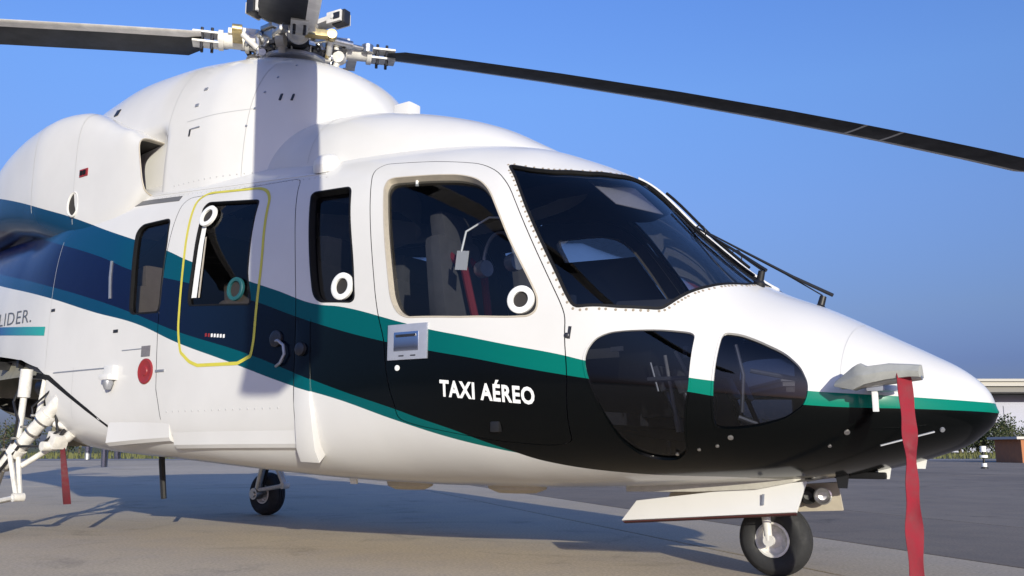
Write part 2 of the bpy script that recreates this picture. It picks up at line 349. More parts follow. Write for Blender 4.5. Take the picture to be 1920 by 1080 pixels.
def inside(P, poly):
    x, y = P[:, 0], P[:, 1]; r = np.zeros(len(P), bool); n = len(poly)
    for i in range(n):
        x1, y1 = poly[i-1]; x2, y2 = poly[i]
        if y1 == y2: continue
        c = ((y1 > y) != (y2 > y)) & (x < (x2-x1)*(y-y1)/(y2-y1)+x1); r ^= c
    return r

# --- openings and panel joints, in (x, t*TS)
ws_in = [(x, t_at_y(x, .038)) for x in np.linspace(-.60, .055, 16)]
WS = [(-1.068, .2107), (-.953, .2032), (-.845, .187), (-.705, .1482), (-.625, .0943)]+ws_in+[(.045, .075), (.028, .136), (-.012, .1839), (-.067, .2471), (-.112, .2904), (-.151, .3282), (-.184, .3574), (-.211, .376), (-.382, .4092), (-.575, .4354), (-.616, .419), (-.66, .3971), (-.778, .3439), (-.882, .296), (-.998, .2386)]
HOLES = {}
for nm, poly, r in (('windshield', WS, .03), ('door_window', DOORWIN, .05), ('cabin_window', CABWIN, .05), ('exit_window', EXITWIN, .03), ('rear_window', REARWIN, .035), ('chin_front', CHIN1, .045), ('chin_nose', CHIN2, .045)):
    HOLES[nm] = dens(fillet(D2(poly), r))
bay = [(-4.655, t_at_z(-4.655, 1.075)), (-4.8, t_at_z(-4.8, 1.14)), (-5.1, t_at_z(-5.1, 1.21)), (-5.57, t_at_z(-5.57, 1.265)), (-6.0, t_at_z(-6.0, 1.27)), (-6.35, t_at_z(-6.35, 1.2)), (-6.5, .75), (-6.5, 1.0), (-4.60, 1.0), (-4.63, .8), (-4.665, .62)]
HOLES['gear_bay'] = dens(D2(bay), .05)
door = DOORSEAM+[(-.72, .678), (-.95, .66), (-1.2, .632), (-1.4, .61)]+DOORSEAM2[::-1][:-1]
DOOR = dens(fillet(D2(door), .05, 3), .05)
# cabin door: sill, rear post, roof gutter, front post
cdoor = [xz(-3.40, 1.24), xz(-3.345, .87), xz(-3.30, .70), xz(-3.22, .655), xz(-2.6, .65), xz(-2.17, .655), xz(-2.185, .9), (-2.19, .48), xz(-2.24, 1.66), xz(-2.345, 2.02), xz(-2.38, 2.12), xz(-3.34, 2.145), xz(-3.385, 2.1), xz(-3.385, 1.65)]
CDOOR = dens(fillet(D2(cdoor), .05, 3), .05)
nosering = [(.50, t) for t in np.linspace(0, 1, 60)]
G = .0024
def gap(poly): return offpoly(poly, G), offpoly(poly, -G)

def build_skin():
    xs = np.concatenate([np.arange(-11.2, -6.6, .15), np.arange(-6.5, -1.4, .055), np.arange(-1.4, .74, .035), np.arange(.745, .93, .018), [.94, .95, .958, .965, .971, .975, .978]])
    ts = np.linspace(0, 1, 65)
    gx, gt = np.meshgrid(xs, ts, indexing='ij'); pts = np.stack([gx.ravel(), gt.ravel()*TS], -1)
    loops = list(HOLES.values())
    for d in (DOOR, CDOOR): loops += list(gap(d))
    segs = []; cv = []; ce = []
    for L in loops:
        o = len(cv); n = len(L); L = [(a, min(max(b, 0), TS)) for a, b in L]; cv += L; ce += [(o+i, o+(i+1) % n) for i in range(n)]
        segs += [(L[i], L[(i+1) % n]) for i in range(n)]
    A = np.array([s[0] for s in segs]); B = np.array([s[1] for s in segs])
    keep = np.ones(len(pts), bool)
    for a, b in zip(A, B):
        k = np.where((np.abs(pts[:, 0]-a[0]) < .08) & (np.abs(pts[:, 1]-a[1]) < .08))[0]
        if len(k) == 0: continue
        d = b-a; q = pts[k]-a; h = np.clip((q@d)/max(d@d, 1e-12), 0, 1); dist = np.hypot(*(q-h[:, None]*d).T); keep[k[dist < .011]] = False
    edge = (gx.ravel() < -11.19) | (gx.ravel() > .9775) | (gt.ravel() < 1e-9) | (gt.ravel() > 1-1e-9)
    bayin = inside(pts, HOLES['gear_bay'])
    pts = pts[(keep | edge) & ~(bayin & edge)]
    V = [Vector(p) for p in pts]; n0 = len(V); V += [Vector(p) for p in cv]
    r = delaunay_2d_cdt(V, [(a+n0, b+n0) for a, b in ce], [], 0, 1e-6)
    P = np.array([tuple(p) for p in r[0]]); F = np.array(r[2]); c = P[F].mean(1)
    ar = np.abs(np.cross(P[F[:, 1]]-P[F[:, 0]], P[F[:, 2]]-P[F[:, 0]])); F = F[ar > 1e-9]; c = P[F].mean(1)
    lab = np.zeros(len(F), int)                      # 0 skin, 1 gap/dropped, 2 cockpit door, 3 cabin door, 10+ windows
    for i, d in enumerate((DOOR, CDOOR)):
        o, n = gap(d); io, ii = inside(c, o), inside(c, n); lab[io & ~ii] = 1; lab[ii] = 2+i
    names = list(HOLES)
    for i, k in enumerate(names): lab[inside(c, HOLES[k])] = 10+i
    return P, F, lab, names
_P, _F, _L, _N = build_skin()
_XYZ = S(_P[:, 0], _P[:, 1]/TS); _NRM = nrm(_XYZ)
_sy = np.abs(_XYZ[:, 1]) < 1e-4; _NRM[_sy, 1] = 0; _NRM /= np.linalg.norm(_NRM, axis=1, keepdims=True)

def skin_mesh(name, sel, mats, parent, off=0., sides=(1, -1), flip=False, cap=False):
    """one mesh from the selected skin triangles on one side or both, with the analytic normals"""
    F = _F[sel]; ids = np.unique(F); mp = -np.ones(len(_P), int); mp[ids] = np.arange(len(ids)); F = mp[F]
    vs = []; fs = []; ns = []
    for s in sides:
        v = (_XYZ[ids]+_NRM[ids]*off)*[1, s, 1]; n = _NRM[ids]*[1, s, 1]; o = len(vs)
        vs += list(map(tuple, v)); ns += list(map(tuple, n))
        a, b, c_ = v[F[:, 0]], v[F[:, 1]], v[F[:, 2]]; fn = np.cross(b-a, c_-a); m = n[F].sum(1)
        w_ = (fn*m).sum(1) < 0
        if flip: w_ = ~w_
        Fo = np.where(w_[:, None], F[:, ::-1], F)+o; fs += list(map(tuple, Fo))
    me = bpy.data.meshes.new(name); me.from_pydata(vs, [], [tuple(map(int, f)) for f in fs])
    for m in (mats if isinstance(mats, list) else [mats]): me.materials.append(m)
    me.polygons.foreach_set('use_smooth', [True]*len(me.polygons))
    if not flip: me.normals_split_custom_set_from_vertices(ns)
    o = bpy.data.objects.new(name, me); COL.objects.link(o); o.parent = parent; return o
def ribbon(path, hw, off=.002, closed=False, thick=0, side=1):
    """strip along a skin path [(x,t)..]; hw and off may be lists; returns an MB. thick: box section reaching down to the skin"""
    P2 = np.array(path, float); n = len(P2); p = S(P2[:, 0], P2[:, 1]); N = nrm(p)
    T = np.roll(p, -1, 0)-np.roll(p, 1, 0)
    if not closed: T[0] = p[1]-p[0]; T[-1] = p[-1]-p[-2]
    T /= np.linalg.norm(T, axis=1, keepdims=True); Bn = np.cross(N, T); Bn /= np.linalg.norm(Bn, axis=1, keepdims=True)
    hw = np.broadcast_to(np.asarray(hw, float), n)[:, None]; of = np.broadcast_to(np.asarray(off, float), n)[:, None]; sg = np.array([1, side, 1])
    L, Rr = (p+Bn*hw+N*of)*sg, (p-Bn*hw+N*of)*sg; mb = MB()
    if thick:
        L0, R0 = (p+Bn*hw-N*thick)*sg, (p-Bn*hw-N*thick)*sg
        mb.loft([[L0[i], L[i], Rr[i], R0[i]] for i in range(n)]+([[L0[0], L[0], Rr[0], R0[0]]] if closed else []), cap=not closed)
    else:
        mb.add(list(L)+list(Rr), [(i, (i+1) % n, n+(i+1) % n, n+i) for i in range(n if closed else n-1)])
    return mb
def frame(poly2, parent, m, side=1, wid=.012, depth=.03, out=.006, name='window_frame', lift=.003):
    P2 = np.array(poly2); t = P2[:, 1]/TS; p = S(P2[:, 0], t); N = nrm(p); n = len(p)
    T = np.roll(p, -1, 0)-np.roll(p, 1, 0); T /= np.maximum(np.linalg.norm(T, axis=1, keepdims=True), 1e-9)
    I = np.cross(N, T); 
    cen = p.mean(0); s = np.sign(((cen-p)*I).sum(1).sum()); I *= s
    sg = np.array([1, side, 1]); rings = [p-I*out-N*.002, p-I*out*.6+N*lift, p+I*wid+N*lift, p+I*(wid+.002)-N*depth]
    rr = [r*sg for r in rings]; vs = [v for k in range(n) for v in (rr[0][k], rr[1][k], rr[2][k], rr[3][k])]
    mb = MB(); mb.add(vs, [(k*4+j, ((k+1) % n)*4+j, ((k+1) % n)*4+j+1, k*4+j+1) for k in range(n) for j in range(3)])
    o = mb.build(name, m, parent); return o
def ring_on(x, t, ro, ri, off, m, name, parent, thick=.012, side=1):
    p = sk(x, t); N = nrm(p); mb = MB()
    sg = Vector((1, side, 1)); c = Vector(p+N*off)*sg if False else Vector(((p+N*off)[0], (p+N*off)[1]*side, (p+N*off)[2])); a = Vector((N[0], N[1]*side, N[2]))
    mb.lathe([(ri, -.006), (ri, thick*.8), (ri+.2*(ro-ri), thick), (ro-.2*(ro-ri), thick), (ro, thick*.7), (ro, -.006)], c, a, 36)
    mb.lathe([(.0005, -.002), (ri, -.002)], c, a, 36, mi=1)
    return mb.build(name, [m, M['duct']], parent)

lab = _L
FUSE = skin_mesh('fuselage', lab == 0, M['livery'], HELI)
# tail and nose caps
# cockpit doors, cabin doors: skins of their own, set in a 5 mm joint
WI = {k: 10+i for i, k in enumerate(_N)}
CDOORS = {}
for s in (1, -1):
    cd = skin_mesh('cockpit_door', lab == 2, M['livery'], HELI, sides=(s,)); CDOORS[s] = cd
    pane = skin_mesh('door_window', lab == WI['door_window'], M['glass_cock'], cd, -.034, (s,))
    frame(HOLES['door_window'], cd, M['cream'], s, wid=.003, depth=.048)
    kd = skin_mesh('cabin_door', lab == 3, M['livery'], HELI, sides=(s,)); CDOORS[(s, 'c')] = kd
    pane = skin_mesh('exit_window', lab == WI['exit_window'], M['glass_cabin'], kd, -.015, (s,))
    frame(HOLES['exit_window'], kd, M['seal'], s, wid=.005, depth=.03)
    for nm, g, fm, d, wd in (('windshield', 'glass_cock', 'seal', .012, .009), ('cabin_window', 'glass_cabin', 'seal', .05, .005), ('rear_window', 'glass_rear', 'seal', .03, .006), ('chin_front', 'glass_chin', 'livery', .012, .004), ('chin_nose', 'glass_chin', 'livery', .012, .004)):
        pn = skin_mesh('chin_window' if nm.startswith('chin') else nm, lab == WI[nm], M[g], HELI, -.010 if d < .02 else -.018 if d < .04 else -.038, (s,))
        frame(HOLES[nm], pn, M[fm], s, wid=wd, depth=d)
LIN = skin_mesh('inner_lining', ((lab == 0) | (lab == 2) | (lab == 3)) & (_P[_F].mean(1)[:, 0] > -4.5) & (_P[_F].mean(1)[:, 0] < .72), M['liner'], HELI, -.034, flip=True)

# ------------------------------------------------------------------ cowlings
FWD = [(-1.06, 2.21, 0.12, 2.1, 2.0), (-1.14, 2.27, 0.28, 2.1, 2.0), (-1.27, 2.35, 0.42, 2.1, 2.1), (-1.45, 2.455, 0.54, 2.1, 2.2), (-1.7, 2.555, 0.64, 2.1, 2.3), (-2.05, 2.65, 0.73, 2.1, 2.4), (-2.4, 2.705, 0.775, 2.1, 2.5), (-2.8, 2.72, 0.74, 2.1, 2.6), (-3.2, 2.7, 0.66, 2.1, 2.6), (-3.8, 2.6, 0.5, 2.1, 2.5)]
MAST = [(-2.44, 2.7, 0.06, 2.12, 2.5), (-2.49, 2.8, 0.2, 2.12, 2.6), (-2.56, 2.925, 0.37, 2.12, 2.7), (-2.66, 3.05, 0.53, 2.12, 2.8), (-2.84, 3.175, 0.7, 2.12, 2.9), (-3.05, 3.25, 0.8, 2.12, 3.0), (-3.35, 3.315, 0.855, 2.12, 3.1), (-3.6, 3.35, 0.86, 2.12, 3.1), (-3.9, 3.395, 0.86, 2.12, 3.0), (-4.15, 3.415, 0.86, 2.12, 2.9), (-4.5, 3.43, 0.85, 2.12, 2.8), (-4.9, 3.39, 0.84, 2.12, 2.6), (-5.3, 3.305, 0.8, 2.12, 2.5), (-5.8, 3.22, 0.72, 2.2, 2.4), (-6.6, 3.0, 0.5, 2.25, 2.2), (-7.6, 2.55, 0.2, 2.3, 2.0)]
ENG = [(-3.82, 2.665, 2.24, -0.58, -0.955, 5.0), (-3.98, 2.73, 2.1, -0.56, -0.965, 5.0), (-4.2, 2.81, 1.98, -0.52, -0.97, 4.6), (-4.45, 2.93, 1.92, -0.45, -0.97, 4.2), (-4.75, 3.05, 2.0, -0.4, -0.965, 3.8), (-5.1, 3.09, 2.1, -0.35, -0.955, 3.6), (-5.5, 3.08, 2.2, -0.3, -0.905, 3.4), (-6.0, 3.01, 2.28, -0.22, -0.82, 3.2), (-6.6, 2.85, 2.3, -0.14, -0.66, 2.8), (-7.3, 2.65, 2.35, -0.06, -0.5, 2.2)]
def stations(st, xs):
    a = np.array(st)[::-1]; return [pchip(a[:, 0], a[:, k])(xs) for k in range(1, a.shape[1])]
def half_cowl(st, name, dx=.05, N=40, dent=None):
    xs = np.arange(st[0][0], st[-1][0]-1e-6, -dx); zt, w_, z0, n_ = stations(st, xs); rings = []
    for i, x in enumerate(xs):
        r = []
        for a in np.linspace(-math.pi/2, math.pi/2, N):
            s, c = math.sin(a), math.cos(a)
            z = z0[i]+(zt[i]-z0[i])*max(c, 0)**(2/n_[i]); y = math.copysign(abs(s)**(2/n_[i])*w_[i], s)
            r.append((x, y*(1-(dent(x, z) if dent else 0)), z))
        rings.append(r)
    mb = MB(); mb.loft(rings, closed=False, cap=False); mb.add(rings[0], [tuple(range(N))])
    return mb.build(name, M['livery'], HELI, smooth=50)
def cowl_pt(st, x, z, out=.0):
    """point on the starboard side of a half cowl at height z, and its outward normal"""
    zt, w_, z0, n_ = [float(q) for q in stations(st, np.array([x]))]; zt, w_, z0, n_ = [float(np.ravel(q)[0]) for q in stations(st, np.array([x]))]
    f = min(max((z-z0)/(zt-z0), 0), 1); y = -w_*(1-f**n_)**(1/n_)
    ny = -n_/w_*(abs(y)/w_)**(n_-1); nz = n_/(zt-z0)*f**(n_-1); N = Vector((0, ny, nz)).normalized(); return Vector((x, y, z))+N*out, N
half_cowl(FWD, 'forward_cowling'); # the cheek beside each engine intake is scooped in
def cheek(x, z):
    k = min(max((x+3.735)/-.09, 0), 1)*min(max((z-2.74)/-.10, 0), 1); return .12*k*k*(3-2*k)
half_cowl(MAST, 'mast_fairing', dx=.03, N=90, dent=cheek)
def engine(side):
    xs = np.arange(ENG[0][0], ENG[-1][0]-1e-6, -.06); zt, zb, y0, y1, n_ = stations(ENG, xs); rings = []; N = 48
    for i, x in enumerate(xs):
        r = []
        for a in np.linspace(0, 2*math.pi, N, endpoint=False):
            s, c = math.sin(a), math.cos(a)
            r.append((x, side*-((y0[i]+y1[i])/2+(y0[i]-y1[i])/2*math.copysign(abs(s)**(2/n_[i]), s))*-1 if False else ((y0[i]+y1[i])/2+(y0[i]-y1[i])/2*math.copysign(abs(s)**(2/n_[i]), s))*side,
                      (zt[i]+zb[i])/2+(zt[i]-zb[i])/2*math.copysign(abs(c)**(2/n_[i]), c)))
        rings.append(r)
    # the mouth leans back towards its top
    for k in range(4):
        rings[k] = [(x-.10*max(0, (z-2.30)/.4)*(1-k/4)+.0, y, z) for x, y, z in rings[k]]
    mb = MB(); mb.loft(rings, closed=True, cap=False); e = mb.build('engine_cowling', M['livery'], HELI, smooth=50)
    # intake lip and duct
    r0 = rings[0]; cy = sum(p[1] for p in r0)/N; cz = sum(p[2] for p in r0)/N
    def sc(k, dx): return [(p[0]+dx, cy+(p[1]-cy)*k, cz+(p[2]-cz)*k) for p in r0]
    mb = MB(); mb.loft([sc(1, 0), sc(1.005, .006), sc(.985, .010), sc(.96, .004), sc(.945, -.03)], cap=False); mb.build('intake_lip', M['cream'], e)
    mb = MB(); mb.loft([sc(.95, -.028), sc(.85, -.28)], cap=False); mb.add(sc(.85, -.28), [tuple(range(N))]); mb.build('intake_duct', M['duct'], e)
    # oval vent in the flank
    c = Vector((-4.60, -.968*side, 2.285)); ax = Vector((.22, -1*side, .05)); mb = MB()
    mb.lathe([(.094, -.05), (.094, .006), (.086, .014), (.078, .006), (.076, -.04)], (0, 0, 0), (0, 0, 1), 32); mb.lathe([(.0005, .001), (.08, .001)], (0, 0, 0), (0, 0, 1), 32, mi=1)
    q = ax.to_track_quat('Z', 'Y').to_matrix(); mb.v = [tuple(c+q@Vector((v[0]*.58, v[1]*1.02, v[2]))) for v in mb.v]
    mb.build('oil_vent', [M['white'], M['duct']], e)
    return e
ENGS = {s: engine(s) for s in (1, -1)}

# ------------------------------------------------------------------ tail (mostly beyond the frame)
mb = MB(); rings = []
for x, z0, z1, w_ in ((-11.15, 1.93, 2.40, .19), (-11.5, 2.02, 2.40, .13), (-11.7, 2.12, 2.36, .06), (-11.74, 2.2, 2.3, .01)):
    rings.append([(x, w_*math.sin(a), (z0+z1)/2+(z1-z0)/2*math.cos(a)) for a in np.linspace(0, 2*math.pi, 24, endpoint=False)])
mb.loft(rings); mb.build('tail_cone', M['livery'], HELI)
def foil(c, t, n=10):
    up = [(x, t*(2.97*math.sqrt(x)-1.26*x-3.52*x*x+2.84*x**3-1.04*x**4)) for x in [(1-math.cos(math.pi*i/n))/2 for i in range(n+1)]]
    return [(x*c, y*c/1.0) for x, y in up]+[(x*c, -y*c*.75) for x, y in up[-2:0:-1]]
mb = MB(); rings = []
for z, xl, c in ((2.25, -10.2, 1.35), (3.0, -10.75, 1.05), (4.15, -11.55, .8), (4.2, -11.6, .74)):
    rings.append([(xl-x, y, z) for x, y in foil(c, .06)])
mb.loft(rings); mb.build('tail_fin', M['livery'], HELI)
for s in (1, -1):
    mb = MB(); mb.loft([[(-10.5-x-.1*k, s*(.1+1.45*k), 2.28+y) for x, y in foil(.75-.2*k, .06)] for k in (0, .5, .97, 1)]); mb.build('stabiliser', M['livery'], HELI)
tr = MB(); tr.lathe([(.001, .1), (.06, .08), (.07, -.05), (.05, -.2)], (-11.75, .3, 4.0), (0, 1, 0), 20); tr = tr.build('tail_rotor', M['steel'], HELI)
for k in range(4):
    mb = MB(); a = R(20+90*k); ca, sa = math.cos(a), math.sin(a)
    mb.loft([[(-11.75+ca*t-sa*(x-.06), .33+y, 4.0+sa*t+ca*(x-.06)) for x, y in foil(.16, .05, 6)] for t in (.12, .6, 1.22)]); mb.build('tail_blade', M['blade'], tr)

# ------------------------------------------------------------------ main rotor
HX, HZ = -3.46, 3.55
rt = MB(); c0 = (HX, 0, 0)
rt.lathe([(.10, 3.22), (.10, 3.44), (.17, 3.455), (.19, 3.49), (.19, 3.60), (.165, 3.625), (.12, 3.635), (.12, 3.70), (.10, 3.725), (.001, 3.73)], c0, (0, 0, 1), 36)
ROTOR = rt.build('main_rotor', M['alu'], HELI)
mb = MB(); mb.lathe([(.12, 3.37), (.25, 3.375), (.262, 3.385), (.262, 3.405), (.25, 3.415), (.15, 3.425), (.14, 3.40)], c0, (0, 0, 1), 40); mb.build('swashplate', M['alu'], ROTOR)
AZ0 = -41.4+1.2
FLAP = {0: (.16, .006), 1: (.0047, .0085), 2: (.0, .008), 3: (.036, .0085)}
PITCH = {0: -7, 1: 13, 2: 6, 3: 3}
def az_frame(k):
    a = R(AZ0+90*k); return Vector((math.cos(a), math.sin(a), 0)), Vector((-math.sin(a), math.cos(a), 0))
for k in range(4):
    r_, t_ = az_frame(k); sl, dr = FLAP[k]; base = Vector((HX, 0, HZ)); UP = Vector((0, 0, 1))
    def pt(r, t=0, z=0): return base+r_*r+t_*t+UP*(z-sl*r-dr*r*r)
    # blade: t_ is the direction of rotation, so the leading edge lies on +t_
    mb = MB(); rings = []; th = R(PITCH[k])
    for r in ([.48, .52, .58] if k == 0 else [])+[.67, .70, .74, .78, .93, 1.3, 2, 3, 4, 4.72, 4.75, 5.08, 5.11, 6, 6.60, 6.80, 6.96, 7.0]:
        c = .39; th_ = .046; sw = 0
        if r < .78 and k: q = (r-.67)/.11; c = .28+.11*q; th_ = .05
        if r < .55: c = .33+.06*(r-.48)/.07
        if r > 6.6: q = (r-6.6)/.4; c = .39*(1-.42*q); sw = -.20*q
        if r > 6.98: c *= .8
        tw = th-R(1.2)*(r-1)
        ring = []
        for x, y in foil(c, th_/.6*.6):
            xx = .118-x+sw
            ring.append(pt(r, xx*math.cos(tw)-y*math.sin(tw), xx*math.sin(tw)+y*math.cos(tw)))
        rings.append(ring)
    mb.loft(rings); n = len(rings[0])
    for i in range(len(mb.f)):
        j = i % n
        if i < n*(len(rings)-1):
            seg = i//n
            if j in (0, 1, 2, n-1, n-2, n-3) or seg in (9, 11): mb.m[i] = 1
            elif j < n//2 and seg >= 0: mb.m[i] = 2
    mb.build('blade', [M['blade'], M['bladeedge'], M['bladetop']], ROTOR, smooth=40)
    # grip: cuff plates, sleeve, flange, bearing
    mb = MB(); fr = Matrix((r_, t_, UP)).transposed()
    mb.tube([pt(.15), pt(.30)], [.075, .06], 16); mb.tube([pt(.30), pt(.56)], [.062, .055], 18); mb.tube([pt(.34), pt(.37)], .082, 18); mb.tube([pt(.52), pt(.555)], .076, 18)
    for s in (1, -1):
        mb.box(pt(.635, 0, .036*s), (.20, .12, .016), fr); 
    mb.box(pt(.33, 0, .07), (.12, .07, .05), fr); mb.box(pt(.44, .05, .05), (.10, .05, .04), fr)
    mb.build('blade_grip', M['whitemetal'], ROTOR, bevel=.004)
    for q in (.60, .67):
        for t2 in (.035, -.035): mb = MB(); mb.tube([pt(q, t2, -.085), pt(q, t2, .075)], .011, 8); mb.build('cuff_bolt', M['darksteel'], ROTOR)
    mb = MB(); mb.lathe([(.001, 0), (.09, 0), (.095, .03), (.09, .06), (.001, .06)], pt(.24, 0, 0)-r_*.03, r_, 20); mb.build('elastomer_bearing', M['darksteel'], ROTOR)
    # lead-lag damper beside the grip, pitch horn and link
    mb = MB(); mb.tube([pt(.20, -.15, .01), pt(.40, -.10, .01)], .034, 14); mb.tube([pt(.40, -.10, .01), pt(.53, -.07, .01)], .016, 10); mb.tube([pt(.20, -.15, .01), pt(.13, -.165, .01)], .022, 10)
    mb.lathe([(.001, -.03), (.045, -.03), (.045, .03), (.001, .03)], pt(.52, -.07, .01), UP, 14); mb.build('lag_damper', M['steel'], ROTOR)
    mb = MB(); mb.box(pt(.42, .13, -.01), (.07, .20, .05), fr, taper=.8); mb.lathe([(.001, -.035), (.036, -.035), (.036, .035), (.001, .035)], pt(.42, .23, -.01), r_, 14); mb.build('pitch_horn', M['brass'] if k in (0, 3) else M['whitemetal'], ROTOR, bevel=.004)
    lk = pt(.42, .23, -.01); lo = Vector((HX, 0, 3.37))+r_*.24+t_*.22
    mb = MB(); mb.tube([lk, lk.lerp(lo, .2), lk.lerp(lo, .21), lk.lerp(lo, .8), lk.lerp(lo, .81), lo], [.012, .012, .021, .021, .012, .012], 12); mb.lathe([(.001, -.02), (.026, -.02), (.026, .02), (.001, .02)], lo, t_, 12); mb.build('pitch_link', M['whitemetal'], ROTOR)
    # bifilar arm at 45 degrees with its weight
    a = R(AZ0+90*k+45); b_, e_ = Vector((math.cos(a), math.sin(a), 0)), Vector((-math.sin(a), math.cos(a), 0)); fb = Matrix((b_, e_, UP)).transposed(); bc = Vector((HX, 0, 3.665))
    mb = MB(); mb.loft([[bc+b_*q+e_*(w_*s)+UP*(h*v) for s, v in ((-1, -1), (1, -1), (1, 1), (-1, 1))] for q, w_, h in ((.08, .10, .02), (.22, .05, .018), (.36, .06, .018), (.42, .06, .018))])
    for s in (1, -1): mb.box(bc+b_*.40+e_*.048*s, (.13, .022, .085), fb)
    mb.tube([bc+b_*.39-e_*.065, bc+b_*.39+e_*.065], .018, 10); mb.build('bifilar_arm', M['whitemetal'], ROTOR, bevel=.004)
    mb = MB(); mb.box(bc+b_*.425+e_*.0+UP*.0, (.115, .066, .105), fb); mb.box(bc+b_*.43+UP*.0, (.06, .13, .05), fb); mb.build('bifilar_weight', M['darksteel'], ROTOR, bevel=.008)
for k in range(12):
    a = R(11+30*k); c_, s_ = math.cos(a), math.sin(a); c2, s2 = math.cos(a+.35), math.sin(a+.35); mb = MB()
    mb.tube([(HX+.24*c_, .24*s_, 3.38), (HX+.27*c_, .27*s_, 3.47), (HX+.36*c2, .36*s2, 3.50)], .008, 7); mb.lathe([(.001, -.014), (.020, -.014), (.020, .014), (.001, .014)], (HX+.36*c2, .36*s2, 3.50), (-s2, c2, .3), 10)
    mb.box((HX+.27*c_, .27*s_, 3.465), (.035, .05, .03), Matrix.Rotation(a, 3, 'Z')); mb.build('tie_rod', M['steel'] if k % 3 else M['darksteel'], ROTOR)
# hydraulic lines and scissors round the mast
mb = MB()
for k in range(6):
    a = R(25+60*k); b = a+.5
    mb.tube([(HX+.13*math.cos(a), .13*math.sin(a), 3.64), (HX+.22*math.cos(a+.15), .22*math.sin(a+.15), 3.60), (HX+.21*math.cos(b), .21*math.sin(b), 3.50), (HX+.15*math.cos(b+.2), .15*math.sin(b+.2), 3.44)], .009, 8)
mb.build('hydraulic_line', M['darksteel'], ROTOR)
for k in range(4):
    a = R(AZ0+90*k+38); c_, s_ = math.cos(a), math.sin(a); fr = Matrix.Rotation(a, 3, 'Z'); mb = MB()
    mb.box((HX+.21*c_, .21*s_, 3.53), (.11, .10, .10), fr); mb.box((HX+.24*c_, .24*s_, 3.60), (.09, .13, .03), fr)
    mb.tube([(HX+.25*c_, .25*s_, 3.45), (HX+.30*c_, .30*s_, 3.43), (HX+.24*c_, .24*s_, 3.52)], .020, 8); mb.build('hub_fitting', M['steel'], ROTOR, bevel=.006)
    mb = MB(); a2 = a+.55; c2, s2 = math.cos(a2), math.sin(a2); mb.tube([(HX+.30*c2, .30*s2, 3.36), (HX+.33*c2, .33*s2, 3.44), (HX+.30*c2, .30*s2, 3.53)], [.024, .024, .018], 10); mb.lathe([(.001, -.03), (.045, -.03), (.045, .03), (.001, .03)], (HX+.33*c2, .33*s2, 3.44), (-s2, c2, 0), 14); mb.build('scissor_arm', M['cream'] if k % 2 else M['whitemetal'], ROTOR)
    mb = MB(); mb.tube([(HX+.34*c_, .34*s_, 3.36), (HX+.36*c_, .36*s_, 3.50), (HX+.30*math.cos(a-.3), .30*math.sin(a-.3), 3.58)], .014, 8); mb.build('droop_stop', M['brass'] if k == 0 else M['steel'], ROTOR)

# ------------------------------------------------------------------ landing gear
def wheel(c, rad, wid, rimr, parent, hub_side):
    ax = (0, 1, 0); h = wid/2
    mb = MB(); mb.lathe([(rimr, -h*.72), (rimr+.008, -h*.86), (rimr+.03, -h*.97), ((rad+rimr)/2+.012, -h), (rad-.028, -h*.93), (rad-.010, -h*.72), (rad-.002, -h*.38), (rad-.001, -h*.34), (rad-.007, -h*.31), (rad-.007, -h*.26), (rad, -h*.22), (rad, -.006), (rad-.007, -.004), (rad-.007, .004), (rad, .006), (rad, h*.22), (rad-.007, h*.26), (rad-.007, h*.31), (rad-.001, h*.34), (rad-.002, h*.38), (rad-.010, h*.72), (rad-.028, h*.93), ((rad+rimr)/2+.012, h), (rimr+.03, h*.97), (rimr+.008, h*.86), (rimr, h*.72)], c, ax, 56); mb.build('tyre', M['rubber'], parent, smooth=50)
    mb = MB()
    for s in (1, -1):
        mb.lathe([(rimr+.004, s*h*.70), (rimr+.003, s*h*.84), (rimr-.006, s*h*.86), (rimr-.012, s*h*.70), (rimr-.016, s*h*.42), (rimr*.5, s*h*.36), (rimr*.34, s*h*.55), (rimr*.18, s*h*.62), (.001, s*h*.63)], c, ax, 40)
        for q in range(8):
            a = 2*math.pi*q/8; p = Vector(c)+Vector((math.cos(a)*rimr*.62, 0, math.sin(a)*rimr*.62)); mb.tube([p+Vector((0, s*h*.34, 0)), p+Vector((0, s*h*.50, 0))], .008, 6)
    mb.build('wheel_rim', M['whitemetal'], parent, smooth=30)
# nose gear
NG = MB(); NG.tube([(-.02, 0, .60), (-.02, 0, .36)], .045, 20); NG.tube([(-.02, 0, .36), (-.005, 0, .335)], .05, 16)
NG = NG.build('nose_gear', M['whitemetal'], HELI)
mb = MB()
for s in (1, -1):
    mb.tube([(-.012, s*.03, .352), (-.012, s*.082, .335), (-.012, s*.088, .29), (-.004, s*.088, .168)], [.024, .024, .021, .018], 12); mb.lathe([(.001, -.012), (.026, -.012), (.026, .012), (.001, .012)], (0, s*.092, .168), (0, 1, 0), 16)
mb.tube([(0, -.1, .168), (0, .1, .168)], .012, 10); mb.build('wheel_fork', M['whitemetal'], NG)
wheel((0, 0, .168), .170, .125, .078, NG, -1)
mb = MB(); mb.tube([(-.03, 0, .50), (.14, 0, .40)], .014, 8); mb.tube([(.03, .03, .44), (.05, .03, .36), (-.0, .03, .34)], .009, 8); mb.build('torque_link', M['darksteel'], NG)
